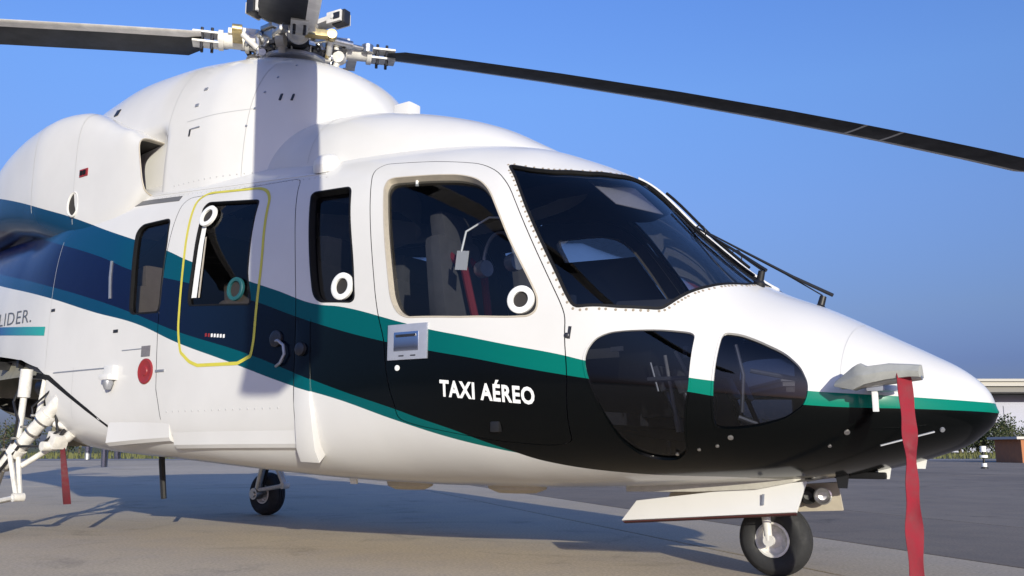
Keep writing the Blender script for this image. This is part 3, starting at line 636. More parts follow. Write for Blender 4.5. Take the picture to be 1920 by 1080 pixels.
# main gear, both sides
for s in (1, -1):
    y = -s
    MG = MB(); MG.tube([(-4.50, 1.00*y, .92), (-4.53, 1.01*y, .88), (-4.60, 1.03*y, .80), (-4.93, 1.13*y, .46)], [.040, .044, .047, .044], 20); MG.tube([(-4.58, 1.02*y, .82), (-4.62, 1.035*y, .78)], .066, 20); MG.tube([(-4.80, 1.09*y, .595), (-4.84, 1.10*y, .555)], .060, 20)
    MG = MG.build('main_gear', M['whitemetal'], HELI)
    mb = MB(); mb.tube([(-4.93, 1.13*y, .46), (-5.02, 1.15*y, .20)], .030, 16); mb.tube([(-5.03, 1.10*y, .185), (-5.03, 1.30*y, .185)], .026, 14); mb.lathe([(.001, -.04), (.05, -.04), (.05, .04), (.001, .04)], (-5.03, 1.15*y, .19), (0, 1, 0), 16); mb.build('oleo_piston', M['steel'], MG)
    mb = MB(); mb.tube([(-4.79, 1.09*y, 1.12), (-4.80, 1.09*y, .93)], .040, 16); mb.tube([(-4.80, 1.09*y, .93), (-4.805, 1.10*y, .62)], .022, 14); mb.tube([(-4.70, 1.0*y, 1.1), (-4.74, 1.02*y, .70)], .020, 10); mb.build('retract_actuator', M['whitemetal'], MG)
    mb = MB(); mb.tube([(-4.50, .93*y, .655), (-4.77, 1.08*y, .47)], .019, 12); mb.tube([(-4.45, .92*y, .69), (-4.50, .93*y, .655)], .034, 12); mb.build('drag_brace', M['whitemetal'], MG)
    mb = MB()
    for a, b in (((-4.80, 1.12*y, .54), (-4.66, 1.14*y, .27)), ((-4.66, 1.14*y, .27), (-4.98, 1.15*y, .225))):
        a, b = Vector(a), Vector(b); mb.tube([a+Vector((0, -.028, 0)), b+Vector((0, -.012, 0))], .016, 8); mb.tube([a+Vector((0, .028, 0)), b+Vector((0, .012, 0))], .016, 8)
    mb.lathe([(.001, -.035), (.028, -.035), (.028, .035), (.001, .035)], (-4.66, 1.14*y, .27), (0, 1, 0), 14); mb.build('scissor_link', M['whitemetal'], MG)
    mb = MB(); mb.tube([(-4.56, 1.0*y, .86), (-4.50, 1.0*y, .70), (-4.60, 1.06*y, .60), (-4.75, 1.12*y, .60), (-4.92, 1.17*y, .40), (-5.0, 1.19*y, .22)], .010, 8); mb.tube([(-4.47, .95*y, .74), (-4.52, 1.0*y, .62), (-4.62, 1.0*y, .58)], .012, 8); mb.tube([(-4.84, 1.06*y, 1.12), (-4.87, 1.12*y, .90), (-4.76, 1.14*y, .78), (-4.80, 1.13*y, .64), (-4.90, 1.18*y, .50), (-5.02, 1.2*y, .30)], .009, 8); mb.tube([(-4.66, .96*y, 1.1), (-4.60, 1.02*y, .97), (-4.70, 1.08*y, .86), (-4.66, 1.08*y, .74)], .008, 8); mb.build('brake_hose', M['blackpl'], MG)
    mb = MB()
    for q in (.08, .30, .52, .74, .95):
        c_ = Vector((-4.60, 1.03*y, .80)).lerp(Vector((-4.93, 1.13*y, .46)), q); ax_ = Vector((-.33, .10*y, -.34)); mb.lathe([(.046, -.008), (.056, -.008), (.056, .008), (.046, .008)], c_, ax_, 18); mb.tube([c_+Vector((0, .05*y, .03)), c_+Vector((0, .085*y, .03))], .009, 6)
    mb.build('strut_clamp', M['steel'], MG)
    mb = MB(); mb.box((-4.53, .98*y, .64), (.10, .10, .09), Matrix.Rotation(.4, 3, 'Y')); mb.lathe([(.001, -.05), (.032, -.05), (.032, .05), (.001, .05)], (-4.56, 1.02*y, .60), (0, 1, 0), 16); mb.tube([(-4.55, 1.0*y, .75), (-4.40, .90*y, .70)], .022, 10); mb.build('lock_fitting', M['whitemetal'], MG, bevel=.006)
    wheel((-5.04, 1.28*y, .185), .187, .145, .082, MG, s)
# wheel wells
bw = lambda x: float(FT[2](x))
mb = MB(); xs = np.linspace(-6.35, -4.62, 8)
for zz, k in ((1.22, .86), (1.40, .5)):
    pass
mb.loft([[(x, -bw(x)*.93, 1.10), (x, -bw(x)*.88, 1.24), (x, bw(x)*.88, 1.24), (x, bw(x)*.93, 1.10)] for x in xs], closed=False, cap=False)
mb.add([(-4.61, -.98, .60), (-4.61, .98, .60), (-4.61, .98, 1.24), (-4.61, -.98, 1.24)], [(0, 1, 2, 3)]); mb.add([(-6.36, -.6, 1.0), (-6.36, .6, 1.0), (-6.36, .6, 1.24), (-6.36, -.6, 1.24)], [(0, 1, 2, 3)])
mb.build('wheel_well', M['bayprimer'], HELI)
mb = MB()
for s in (1, -1):
    for x in (-4.75, -5.0, -5.3, -5.6): mb.box((x, s*.5, 1.20), (.03, .8, .06))
    mb.tube([(-4.68, s*.95, 1.08), (-4.9, s*.8, 1.14), (-5.3, s*.75, 1.12), (-5.8, s*.7, 1.15)], .018, 8); mb.tube([(-4.66, s*.90, 1.02), (-4.85, s*.9, 1.06), (-5.2, s*.85, 1.10)], .012, 8)
    mb.lathe([(.001, -.1), (.07, -.1), (.075, 0), (.07, .1), (.001, .1)], (-4.95, s*.82, 1.02), (1, 0, 0), 18)
mb.build('well_plumbing', M['darksteel'], HELI)

# ------------------------------------------------------------------ cabin and cockpit interior
def pw(x): return max(float(FT[2](x))-.07, .05)
mb = MB(); xs = list(np.linspace(-4.45, -.62, 16))
mb.loft([[(x, -pw(x)*.97, .70), (x, -pw(x)*.98, .76), (x, pw(x)*.98, .76), (x, pw(x)*.97, .70)] for x in xs]); mb.build('cabin_floor', M['liner'], HELI)
mb = MB(); mb.box((-4.42, 0, 1.5), (.04, 1.8, 1.5)); mb.build('rear_bulkhead', M['liner'], HELI)
mb = MB(); mb.box((-2.30, -.72, 1.12), (.05, .50, .72)); mb.box((-2.30, .72, 1.12), (.05, .50, .72)); mb.build('cabin_divider', M['seatdark'], HELI, bevel=.02)
def seat(x, y, m, face=1, scale=1.0, tall=.72):
    f = face; o = MB()
    o.box((x, y, .99), (.48, .46, .14)); o.box((x+.03*f, y, .86), (.36, .36, .16))
    for s in (1, -1): o.box((x-.02, y+.24*s, 1.17), (.36, .05, .07))
    o = o.build('pilot_seat' if tall > .7 else 'passenger_seat', m, HELI, bevel=.035)
    b = MB(); rot = Matrix.Rotation(R(-9*f), 3, 'Y'); b.box((x-.27*f, y, 1.06+tall*.45), (.13, .46, tall), rot, taper=.84); b.build('seat_back', m, o, bevel=.05)
    h = MB(); h.box((x-.33*f, y, 1.13+tall*.92), (.10, .27, .18), rot); h.build('headrest', m, o, bevel=.035)
    return o
for s in (-1, 1):
    st = seat(-1.30, .42*s, M['seatdark'])
    hb = MB()
    for q in (-.09, .09): hb.tube([(-1.60, .42*s+q, 1.66), (-1.47, .42*s+q, 1.55), (-1.40, .42*s+q*.6, 1.20), (-1.26, .42*s+q*.3, 1.08)], .022, 8)
    hb.build('harness', M['harness'], st)
for x, f, ys in ((-3.60, 1, (-.70, 0, .70)), (-2.62, -1, (-.66, 0, .66))):
    for y in ys: seat(x, y, M['seatbeige'] if f == 1 else M['seatdark'], f, tall=.62)
mb = MB(); mb.loft([[(-.52, -.62, 1.20), (-.52, .62, 1.20), (-.50, .60, 1.27), (-.50, -.60, 1.27)], [(-.20, -.56, 1.20), (-.20, .56, 1.20), (-.16, .52, 1.265), (-.16, -.52, 1.265)], [(-.05, -.45, 1.17), (-.05, .45, 1.17), (-.02, .40, 1.20), (-.02, -.40, 1.20)]]); GS = mb.build('glare_shield', M['panel'], HELI, bevel=.012)
mb = MB(); mb.box((-.42, 0, 1.05), (.16, 1.14, .32), Matrix.Rotation(.15, 3, 'Y')); IP = mb.build('instrument_panel', M['panel'], HELI, bevel=.012)
for y in (-.44, -.27, .27, .44):
    mb = MB(); mb.box((-.512, y, 1.08), (.01, .15, .17), Matrix.Rotation(.15, 3, 'Y')); mb.build('display', M['seal'], IP, bevel=.006)
mb = MB(); mb.box((-.75, 0, .90), (.60, .26, .32)); mb.build('centre_console', M['panel'], HELI, bevel=.03)
mb = MB(); mb.box((-1.20, 0, 2.10), (.55, .30, .10)); mb.build('overhead_console', M['panel'], HELI, bevel=.03)
mb = MB(); mb.box((.42, 0, .80), (.03, .74, .46)); mb.build('nose_bulkhead', M['liner'], HELI)
for s in (-1, 1):
    mb = MB(); mb.tube([(-.92, .42*s, .78), (-.90, .42*s, .95), (-.82, .42*s, 1.10), (-.86, .42*s, 1.28)], [.02, .018, .016, .022], 10); mb.box((-.86, .42*s, 1.31), (.05, .045, .09)); mb.build('cyclic_stick', M['blackpl'], HELI, bevel=.01)
    mb = MB()
    for q in (-.1, .1):
        mb.tube([(-.22, (.42*s+q), .66), (-.30, .42*s+q, .86)], .014, 8); mb.box((-.31, .42*s+q, .90), (.03, .10, .12), Matrix.Rotation(-.4, 3, 'Y'))
    mb.build('rudder_pedal', M['alu'], HELI, bevel=.008)
# structure seen through the chin windows
mb = MB(); mb.tube([(-.262, -.60, 1.00), (-.246, -.60, .90), (-.225, -.585, .73)], .008, 8); mb.tube([(-.225, -.585, .73), (-.215, -.58, .66)], .012, 8); mb.tube([(-.225, -.57, 1.02), (-.16, -.55, .88), (-.14, -.54, .70)], .009, 8); mb.build('control_rod', M['whitemetal'], HELI)
mb = MB(); mb.tube([(-.34, -.62, .895), (-.15, -.60, .895)], .010, 8); mb.tube([(-.33, -.61, .97), (-.30, -.60, .84)], .006, 6); mb.tube([(-.30, -.50, .56), (-.295, -.52, .62)], .008, 6); mb.build('control_lever', M['alu'], HELI)
mb = MB(); mb.box((-.44, -.72, 1.03), (.06, .01, .02)); mb.box((-.16, -.60, 1.01), (.02, .02, .05)); mb.build('cable_clip', M['alu'], HELI)
mb = MB(); mb.tube([(.06, -.575, 1.03), (.085, -.565, .90), (.07, -.56, .74)], .009, 8); mb.tube([(.10, -.52, .92), (.28, -.44, .88)], .010, 8); mb.tube([(.05, -.55, .72), (.12, -.52, .69)], .012, 8); mb.build('nose_frame', M['alu'], HELI)
# blind on the far door window
bl = [xz(x, z) for x, z in ((-1.66, 1.20), (-.72, 1.18), (-.80, 1.40), (-1.05, 1.82), (-1.70, 1.86))]
mb = MB(); P_ = [Vector(sk(x, t, -.075))*1 for x, t in bl]; P_ = [Vector((p.x, -p.y, p.z)) for p in P_]; Q_ = [p+Vector((0, -.006, 0)) for p in P_]; mb.add(P_+Q_, [(0, 1, 2, 3, 4), (9, 8, 7, 6, 5)]+[(i, (i+1) % 5, 5+(i+1) % 5, 5+i) for i in range(5)]); mb.build('window_blind', M['panel'], HELI)
# sun visor, headset, paper tag behind the pilot's window
mb = MB(); v = [Vector(p) for p in ((-.80, -.33, 1.975), (-.64, -.10, 1.955), (-.48, -.10, 1.79), (-.60, -.40, 1.80))]; n_ = (v[1]-v[0]).cross(v[3]-v[0]).normalized()*.004
mb.add(v+[p-n_ for p in v], [(0, 1, 2, 3), (7, 6, 5, 4), (0, 4, 5, 1), (1, 5, 6, 2), (2, 6, 7, 3), (3, 7, 4, 0)]); mb.build('sun_visor', mat('visor_grey', (.34, .33, .37), .5), HELI)
hs = MB(); c = Vector((-1.25, -.50, 1.56)); hs.tube([c+Vector((.12*math.cos(a), -.03*math.cos(a), .16*math.sin(a))) for a in np.linspace(0, math.pi, 16)], .010, 8); HS = hs.build('headset', M['alu'], HELI)
for s in (1, -1):
    mb = MB(); mb.lathe([(.001, -.03), (.045, -.03), (.05, 0), (.045, .03), (.001, .03)], c+Vector((.12*s, -.03*s, -.02)), (1, -.3, 0), 16); mb.build('ear_cup', M['alu'], HS)
mb = MB(); mb.box((-1.34, -.70, 1.545), (.075, .006, .10), Matrix.Rotation(R(8), 3, 'Y')); mb.tube([(-1.345, -.70, 1.59), (-1.33, -.68, 1.70), (-1.24, -.60, 1.78), (-1.12, -.55, 1.77)], .006, 6); mb.build('paper_tag', M['letter'], HELI)
mb = MB(); mb.box((-1.55, -.82, 1.965), (.012, .01, .035)); mb.build('door_hook', M['letter'], HELI)

# ------------------------------------------------------------------ windscreen details
rfs = random.Random(5)
for s in (1, -1):
    # scalloped sealant with its row of fasteners along the windscreen edge
    edge = HOLES['windshield']; P2 = np.array(edge); out_ = offpoly(edge, .012)
    acc = MB(); ln = 0; last = None; cnt = 0
    for (x, t) in out_:
        if last is not None: ln += math.hypot(x-last[0], t-last[1])
        last = (x, t)
        if ln > rfs.uniform(.019, .034) and t/TS > .035:
            ln = 0; p = sk(x, t/TS); N = nrm(p); sg = Vector((1, s, 1)); q = Vector(p+N*.001); 
            acc.lathe([(.0065, 0), (.0055, .0015), (.001, .0018)], Vector((q.x, q.y*s, q.z)), Vector((N[0], N[1]*s, N[2])), 8)
    f = acc.build('fastener_row', mat('sealant', (.30, .25, .19), .7) if s == 1 else bpy.data.materials['sealant'], HELI); f['kind'] = 'stuff'
# centre post: bright strip between the two panes
path = [(x, .0) for x in np.linspace(-.66, .075, 30)]
mb = MB(); ring = []
for x, _ in path:
    z = float(S(x, 0.0)[2]); ring.append([(x, -.014, z-.004), (x, -.011, z+.013), (x, .011, z+.013), (x, .014, z-.004)])
mb.loft(ring); mb.build('centre_post', M['white'], HELI)
for s in (-1, 1):
    # wiper: pivot post, arm, blade lying along the centre post
    zz = lambda x, y: float(sk(x, t_at_y(x, y))[2])
    bx, by = (.045, .20*s) if s < 0 else (.22, .16)
    mb = MB(); b0 = Vector((bx, by, zz(bx, by)-.01)); mb.lathe([(.028, -.01), (.028, .02), (.018, .03), (.016, .075), (.001, .078)], b0, (.3, .1*s, 1), 14)
    WP = mb.build('wiper', M['blackpl'], HELI)
    top = b0+Vector((.02, .0, .075)); x1 = -.30; y1 = .10*s; e1 = Vector((x1, y1, zz(x1, y1)+.022))
    mb = MB(); mb.tube([top+Vector((.05, 0, -.004)) if s > 0 else top+Vector((.02, 0, -.002)), top.lerp(e1, .25)+Vector((0, 0, .012)), top.lerp(e1, .7)+Vector((0, 0, .004)), e1], [.009, .008, .006, .004], 8); mb.tube([top, top.lerp(e1, .5)+Vector((0, .02*s, .008)), e1], .0035, 6); mb.build('wiper_arm', M['blackpl'], WP)
    mb = MB(); mb.tube([(x, y1*(1.2 if s < 0 else 1.0)+(x+.3)*-.02, zz(x, y1)+.014) for x in (np.linspace(-.40, .0, 12) if s < 0 else np.linspace(-.55, -.1, 12))], .008, 8); mb.build('wiper_blade', M['seal'], WP)
    mb = MB(); hx = -.28 if s < 0 else -.17; h = Vector((hx, y1, zz(hx, y1)+.018)); r_ = .030
    mb.tube([h+Vector((r_*math.cos(a)-.0, 0, r_*1.35*math.sin(a)-.01)) for a in np.linspace(-.5, math.pi+.5, 16)], .0035, 6); mb.build('washer_hose', M['blackpl'], WP)

# ------------------------------------------------------------------ flank details, starboard
KD = CDOORS[(1, 'c')]; CD = CDOORS[1]
yl = dens(fillet(D2(YELLOW), .07, 5), .03); yl = [(x, t/TS) for x, t in yl]
ribbon(yl, .0098, .0022, closed=True).build('exit_marking', M['yellow'], KD)
RT = {0: M['letter'], 1: M['letter'], 2: mat('teal_ring', (.012, .085, .095), .5), 3: M['letter']}
ring_on(*RINGS[0], .072, .043, .000, RT[0], 'vent_ring', HELI); ring_on(*RINGS[1], .070, .043, .004, RT[1], 'vent_ring', KD); ring_on(*RINGS[2], .068, .046, .000, RT[2], 'vent_ring', KD); ring_on(*RINGS[3], .066, .038, .000, RT[3], 'vent_ring', CD)
ribbon([(-3.085, .36), (-3.075, .40), (-3.070, .43), (-3.078, .468)], [.020, .022, .024, .024], -.010).build('window_reveal', M['letter'], KD)
ribbon([(-3.042, .385), (-3.028, .43), (-3.032, .468)], [.006, .008, .008], -.0095).build('window_reveal', M['cream'], KD)
# door handle: plate, recess, grip
def zline(x0, x1, z, n=8): return [xz(x, z) for x in np.linspace(x0, x1, n)]
hd = ribbon(zline(-1.541, -1.306, 1.098), .087, .010, thick=.006).build('door_handle', M['greyplate'], CD, bevel=.003)
ribbon(zline(-1.50, -1.356, 1.100), .045, .0125, thick=.0).build('handle_recess', M['darksteel'], hd) if False else None
mb = MB(); p = Vector(sk(*xz(-1.428, 1.10), .014)); N = Vector(nrm(sk(*xz(-1.428, 1.10)))); T = Vector((1, 0, 0)); T = (T-N*T.dot(N)).normalized(); B = N.cross(T)
fr = Matrix((T, B, N)).transposed(); mb.box(p-N*.002, (.150, .094, .012), fr)
# (children of a part are the deepest level)
o_ = ribbon(zline(-1.502, -1.354, 1.100), .047, .0115, thick=.004).build('handle_grip', mat('polished_steel', (.55, .58, .66), .12, metal=1), CD, bevel=.003)
ribbon(zline(-1.488, -1.368, 1.128), .006, .016, thick=.004).build('handle_lip', M['darksteel'], CD)
for x in (-1.47, -1.40): ribbon(zline(x, x+.03, 1.030, 3), .003, .0115, thick=.004).build('handle_mark', M['darksteel'], CD)
def stud(x, z, r, m, name, parent, h=.006):
    p = sk(*xz(x, z)); N = nrm(p); mb = MB(); mb.lathe([(r, -.002), (r, h*.7), (r*.7, h), (.0005, h)], p, N, 16); return mb.build(name, m, parent)
stud(-1.484, .973, .014, M['letter'], 'key_lock', CD)
for x, z, r in ((.044, .635, .012), (.476, .655, .012), (-.02, .60, .008), (-.10, .585, .008), (.40, .60, .008), (-.20, .565, .008)): stud(x, z, r, M['steel'], 'static_port', HELI)
# fuel filler, its placard, drains and small marks
cp = sk(*xz(-3.488, 1.049)); N = nrm(cp); mb = MB(); mb.lathe([(.078, -.004), (.078, .006), (.070, .010), (.060, .006), (.030, .007), (.025, .012), (.0005, .012)], cp, N, 36); mb.v = [((v[0]-cp[0])*.95+cp[0], v[1], v[2]) for v in mb.v]; mb.build('fuel_cap', M['redmark'], HELI)
ribbon(zline(-3.544, -3.455, 1.172, 4), .033, .0025, thick=.003).build('fuel_placard', mat('placard_grey', (.16, .15, .16), .5, noise=.4, nscale=160), HELI)
mb = MB(); mb.loft([[Vector(sk(-3.83+dx, t_at_z(-3.83+dx, 1.05+dz), o)) for dx, dz in ((-.05, .05), (.05, .05), (.05, -.02), (-.05, -.02))] for o in (-.004, .035)]); mb.box(Vector(sk(*xz(-3.83, 1.025), .03)), (.10, .07, .035)); mb.build('fuel_drain', M['white'], HELI, bevel=.008)
p = Vector(sk(*xz(-3.83, 1.0), .03)); mb = MB(); mb.lathe([(.03, .02), (.034, -.015), (.02, -.05), (.001, -.055)], p, (0, 0, 1), 14); mb.build('drain_mast', M['alu'], HELI)
ribbon(zline(-4.56, -3.93, 1.088, 16), .0045, .0015, thick=.002).build('panel_strake', M['alu'], HELI)
ribbon(zline(-3.75, -3.52, 1.19, 4), .003, .0015, thick=.002).build('panel_strake', M['alu'], HELI)
for x, z in ((-4.64, 1.524), (-3.835, 1.319)): ribbon(zline(x-.025, x+.025, z, 3), .010, .003, thick=.003).build('flush_latch', M['darksteel'], HELI)
ribbon([xz(-3.385, 1.045), xz(-3.30, 1.045)], .007, .006, thick=.003).build('flush_latch', M['alu'], HELI)
# black seal over the undercarriage bay, running down to the sill
ribbon([xz(x, z) for x, z in ((-4.80, 1.085), (-4.62, 1.06), (-4.35, .94), (-4.10, .83), (-3.88, .725))], [.018, .017, .012, .010, .007], .004, thick=.004).build('bay_seal', M['seal'], HELI)
# vent slot above the rear window and its end tick
ribbon([(-4.06, .2755), (-3.75, .2755), (-3.44, .2765)], .021, .003, thick=.004).build('vent_slot', mat('slot_grey', (.13, .13, .135), .5), HELI)
ribbon([(-4.17, .262), (-4.10, .300)], .008, .004, thick=.004).build('vent_tick', M['alu'], HELI)
ribbon([(-3.966, .4155), (-3.955, .44), (-3.93, .4652)], .007, .008, thick=.004).build('grab_strip', M['alu'], HELI)
# moving-door fairing strip, proud at its foot, and the sill below the cabin door
bz = [(-2.13, .485), (-2.125, .50), (-2.115, .5133), (-2.105, .535), (-2.09, .557), (-2.085, .60), (-2.095, .65), (-2.10, .6945)]
ribbon(bz, [.052, .054, .056, .058, .06, .062, .064, .066], [.004, .006, .012, .020, .028, .038, .05, .058], thick=.01).build('door_fairing', M['livery'], HELI, bevel=.006)
def sill(x0, x1, z0, z1, o0, o1, name):
    rings = []
    for x in np.linspace(x0, x1, 24):
        k = (x-x0)/(x1-x0); o = o0+(o1-o0)*k; a = Vector(sk(*xz(x, z1), -.003)); b = Vector(sk(*xz(x, z0+.02), o)); c = Vector(sk(*xz(x, z0), o*.9)); d = Vector(sk(*xz(x, z0-.04), -.01)); e = Vector(sk(*xz(x, z1-.02), -.03)); rings.append([a, b, c, d, e])
    mb = MB(); mb.loft(rings); return mb.build(name, M['livery'], HELI, smooth=25)
sill(-3.86, -3.24, .640, .755, .065, .02, 'boarding_step'); sill(-3.22, -2.17, .600, .70, .022, .018, 'door_sill')
# grab handle and lock by the cabin door
mb = MB(); pts = [(-2.36, 1.155), (-2.30, 1.158), (-2.255, 1.13), (-2.245, 1.08), (-2.275, 1.035), (-2.33, 1.022)]
mb.tube([Vector(sk(*xz(x, z), .02 if 0 < i < 5 else -.004)) for i, (x, z) in enumerate(pts)], .0085, 8); mb.build('grab_handle', M['alu'], HELI)
p = sk(*xz(-2.33, 1.17)); N = nrm(p); mb = MB(); mb.lathe([(.045, -.003), (.045, .012), (.03, .018), (.0005, .016)], p, N, 20); mb.build('door_lock', M['darksteel'], HELI)
p = sk(*xz(-2.126, 1.101)); N = nrm(p); mb = MB(); mb.lathe([(.036, .01), (.034, .028), (.02, .034), (.0005, .034)], p, N, 20); mb.build('door_roller', M['darksteel'], HELI)
for i, x in enumerate(np.linspace(-2.935, -2.775, 7)): ribbon(zline(x, x+.017, 1.232-.02*i/7, 2), .010, .0022).build('door_placard', M['redmark'] if i < 2 else M['letter'], KD)
stud(-.60, 1.085, .012, M['darksteel'], 'flush_latch', HELI); ribbon([xz(-.585, 1.125), xz(-.592, 1.07)], .007, .003, thick=.003).build('flush_latch', M['darksteel'], HELI)
mb = MB(); p = Vector(sk(*xz(-.963, .686))); mb.box(p, (.05, .03, .05)); mb.build('foot_peg', M['blackpl'], HELI, bevel=.01)
# lettering on the skin
def letters(txt, x0, z0, x1, z1, capz, m, name, parent, bold=.02, shear=0.0):
    cu = bpy.data.curves.new('txt', 'FONT'); cu.body = txt; cu.size = 1; cu.offset = bold; cu.resolution_u = 3; cu.shear = shear; cu.space_character = 1.10
    to = bpy.data.objects.new('txt', cu); COL.objects.link(to); bpy.context.view_layer.update()
    me = to.evaluated_get(bpy.context.evaluated_depsgraph_get()).to_mesh(); V = [v.co.copy() for v in me.vertices]; Fs = [tuple(p.vertices) for p in me.polygons]; to.to_mesh_clear(); bpy.data.objects.remove(to)
    a, b = min(v.x for v in V), max(v.x for v in V); cap = .70
    vs = []
    for v in V:
        k = (v.x-a)/(b-a); x = x0+(x1-x0)*k; z = z0+(z1-z0)*k+v.y/cap*capz
        p = sk(*xz(x, z)); vs.append(Vector(p+nrm(p)*.0022))
    mb = MB(); mb.add(vs, Fs); return mb.build(name, m, parent, smooth=0)
letters('TAXI AÉREO', -1.236, .834, -.752, .784, .072, M['letter'], 'lettering', CD, .035)
letters('LIDER.', -5.66, 1.50, -4.985, 1.474, .098, mat('logo_grey', (.10, .11, .13), .5), 'lettering', HELI, .0)
def bluebar():
    m = bpy.data.materials.new('logo_bar'); m.use_nodes = True; n = m.node_tree.nodes; l = m.node_tree.links
    tc = n.new('ShaderNodeTexCoord'); tc.object = HELI; sp = n.new('ShaderNodeSeparateXYZ'); l.new(tc.outputs['Object'], sp.inputs[0]); mr = n.new('ShaderNodeMapRange'); mr.inputs[1].default_value = -5.65; mr.inputs[2].default_value = -4.75; l.new(sp.outputs[0], mr.inputs[0])
    r = n.new('ShaderNodeValToRGB'); r.color_ramp.elements[0].color = lin(38, 82, 140); r.color_ramp.elements[1].color = lin(40, 160, 150); l.new(mr.outputs[0], r.inputs[0]); l.new(r.outputs[0], n['Principled BSDF'].inputs['Base Color']); n['Principled BSDF'].inputs['Roughness'].default_value = .35; return m
ribbon([xz(x, 1.462-(x+5.62)*.085) for x in np.linspace(-5.66, -4.735, 20)], .031, .002).build('logo_bar', bluebar(), HELI)

# ------------------------------------------------------------------ cowling details
def cowl_patch(st, x, z, w_, h, m, name, rot=0, out=.002):
    p, N = cowl_pt(st, x, z, out); T = Vector((1, 0, 0)); T = (T-N*T.dot(N)).normalized(); B = N.cross(T); fr = Matrix((T, B, N)).transposed()@Matrix.Rotation(rot, 3, 'Z')
    mb = MB(); mb.box(p, (w_, h, .008), fr); return mb.build(name, m, HELI, bevel=.002)
def cowl_line(st, pts, hw, m, name, out=.0012):
    P_ = [cowl_pt(st, x, z, out) for x, z in pts]; mb = MB(); L, Rr = [], []
    for i, (p, N) in enumerate(P_):
        t = (P_[min(i+1, len(P_)-1)][0]-P_[max(i-1, 0)][0]).normalized(); b = N.cross(t).normalized()*hw; L.append(p+b); Rr.append(p-b)
    n = len(P_); mb.add(L+Rr, [(i, i+1, n+i+1, n+i) for i in range(n-1)]); return mb.build(name, m, HELI)
JM = mat('joint_grey', (.46, .46, .46), .6)
for x, z in ((-3.46, 2.95), (-3.49, 2.83)): cowl_patch(MAST, x, z, .035, .022, M['alu'], 'cowl_latch')
cowl_patch(MAST, -3.50, 2.63, .012, .05, M['darksteel'], 'cowl_latch'); cowl_patch(MAST, -3.45, 2.655, .09, .008, M['alu'], 'cowl_latch')
for x, z in ((-2.86, 2.80), (-2.80, 2.80)): cowl_patch(MAST, x, z, .018, .05, M['darksteel'], 'cowl_latch')
cowl_patch(MAST, -4.55, 3.03, .05, .06, M['darksteel'], 'air_scoop')
cowl_line(MAST, [(-3.02, 2.25+.06*i) for i in range(17)], .003, JM, 'panel_joint'); cowl_line(MAST, [(-3.75, 2.55+.05*i) for i in range(14)], .003, JM, 'panel_joint')
cowl_line(MAST, [(-3.0-.05*i, 2.72) for i in range(12)], .0025, JM, 'panel_joint')
cowl_line(FWD, [(-2.45-.0*i, 2.25+.04*i) for i in range(11)], .003, JM, 'panel_joint')
for i in range(5): cowl_patch(MAST, -2.90-.03*i, 3.08-.12*i, .014, .014, M['alu'], 'camlock')
# rivet rows along the roof gutter
def rivets(pts, name):
    acc = MB()
    for p, N in pts: acc.lathe([(.006, -.001), (.005, .002), (.0005, .0025)], p, N, 6)
    o = acc.build(name, JM, HELI); o['kind'] = 'stuff'
rivets([(sk(x, t), nrm(sk(x, t))) for x in np.arange(-4.2, -2.15, .045) for t in (.262,)], 'rivet_row')
ribbon([(x, .248) for x in np.linspace(-4.5, -2.2, 24)], .006, .004, thick=.004).build('roof_gutter', M['white'], HELI)
# beacon and dome on the roof
mb = MB(); mb.box((-2.22, -.15, 2.70), (.13, .11, .12)); mb.build('roof_beacon', M['white'], HELI, bevel=.012)
p = Vector(sk(-2.25, .215)); mb = MB(); mb.lathe([(.085, -.02), (.082, .02), (.065, .05), (.035, .068), (.0005, .072)], p, Vector((.1, -.5, 1)), 24); mb.build('roof_dome', M['white'], HELI)
# warning plate on the engine cowl
mb = MB()
mb.box((-4.50, -.970, 2.50), (.10, .01, .055)); wp = mb.build('warning_plate', M['redmark'], HELI)
mb = MB(); mb.box((-4.525, -.974, 2.50), (.03, .012, .032)); mb.box((-4.485, -.974, 2.50), (.03, .012, .032)); wpc = mb.build('warning_mark', M['seal'], wp)
# belly: gear doors, bay box, antennas, drains
def slab(q, th, m, name, parent, m2=None):
    q = [Vector(p) for p in q]; n_ = (q[1]-q[0]).cross(q[3]-q[0]).normalized()*th; mb = MB()
    mb.add(q+[p+n_ for p in q], [(3, 2, 1, 0), (4, 5, 6, 7), (0, 1, 5, 4), (1, 2, 6, 5), (2, 3, 7, 6), (3, 0, 4, 7)]); return mb.build(name, m, parent, bevel=.003)
dq = [(-.69, -.235, .239), (.178, -.235, .311), (.22, -.205, .445), (-.623, -.20, .335)]
GD = slab(dq, -.014, M['white'], 'gear_door', HELI)
slab([(-.68, -.237, .236), (.176, -.237, .308), (.176, -.215, .300), (-.68, -.215, .228)], -.006, mat('door_edge_red', lin(70, 24, 20), .6), 'door_edge', GD)
slab([(.02, -.2335, .335), (.032, -.2335, .336), (.035, -.226, .385), (.023, -.226, .384)], -.003, M['alu'], 'door_latch', GD)
GD2 = slab([(-.69, .235, .24), (.265, .215, .300), (.25, .205, .432), (-.62, .20, .36)], .012, M['cream'], 'gear_door', HELI)
for x in (.13, .20):
    mb = MB(); mb.lathe([(.034, -.03), (.042, .02), (.036, .022), (.02, .006), (.0005, .004)], (x-.02, .17, .365), (.4, -1, 0), 18); mb.build('landing_light', M['steel'] if x > .15 else M['blackpl'], GD2)
mb = MB(); rings = []
for x, zt, zb, w_ in ((-.68, .43, .375, .20), (-.3, .45, .385, .22), (.0, .50, .405, .225), (.17, .52, .440, .22), (.21, .53, .455, .19)):
    rings.append([(x, -w_, zt), (x, -w_, zb), (x, w_, zb), (x, w_, zt)])
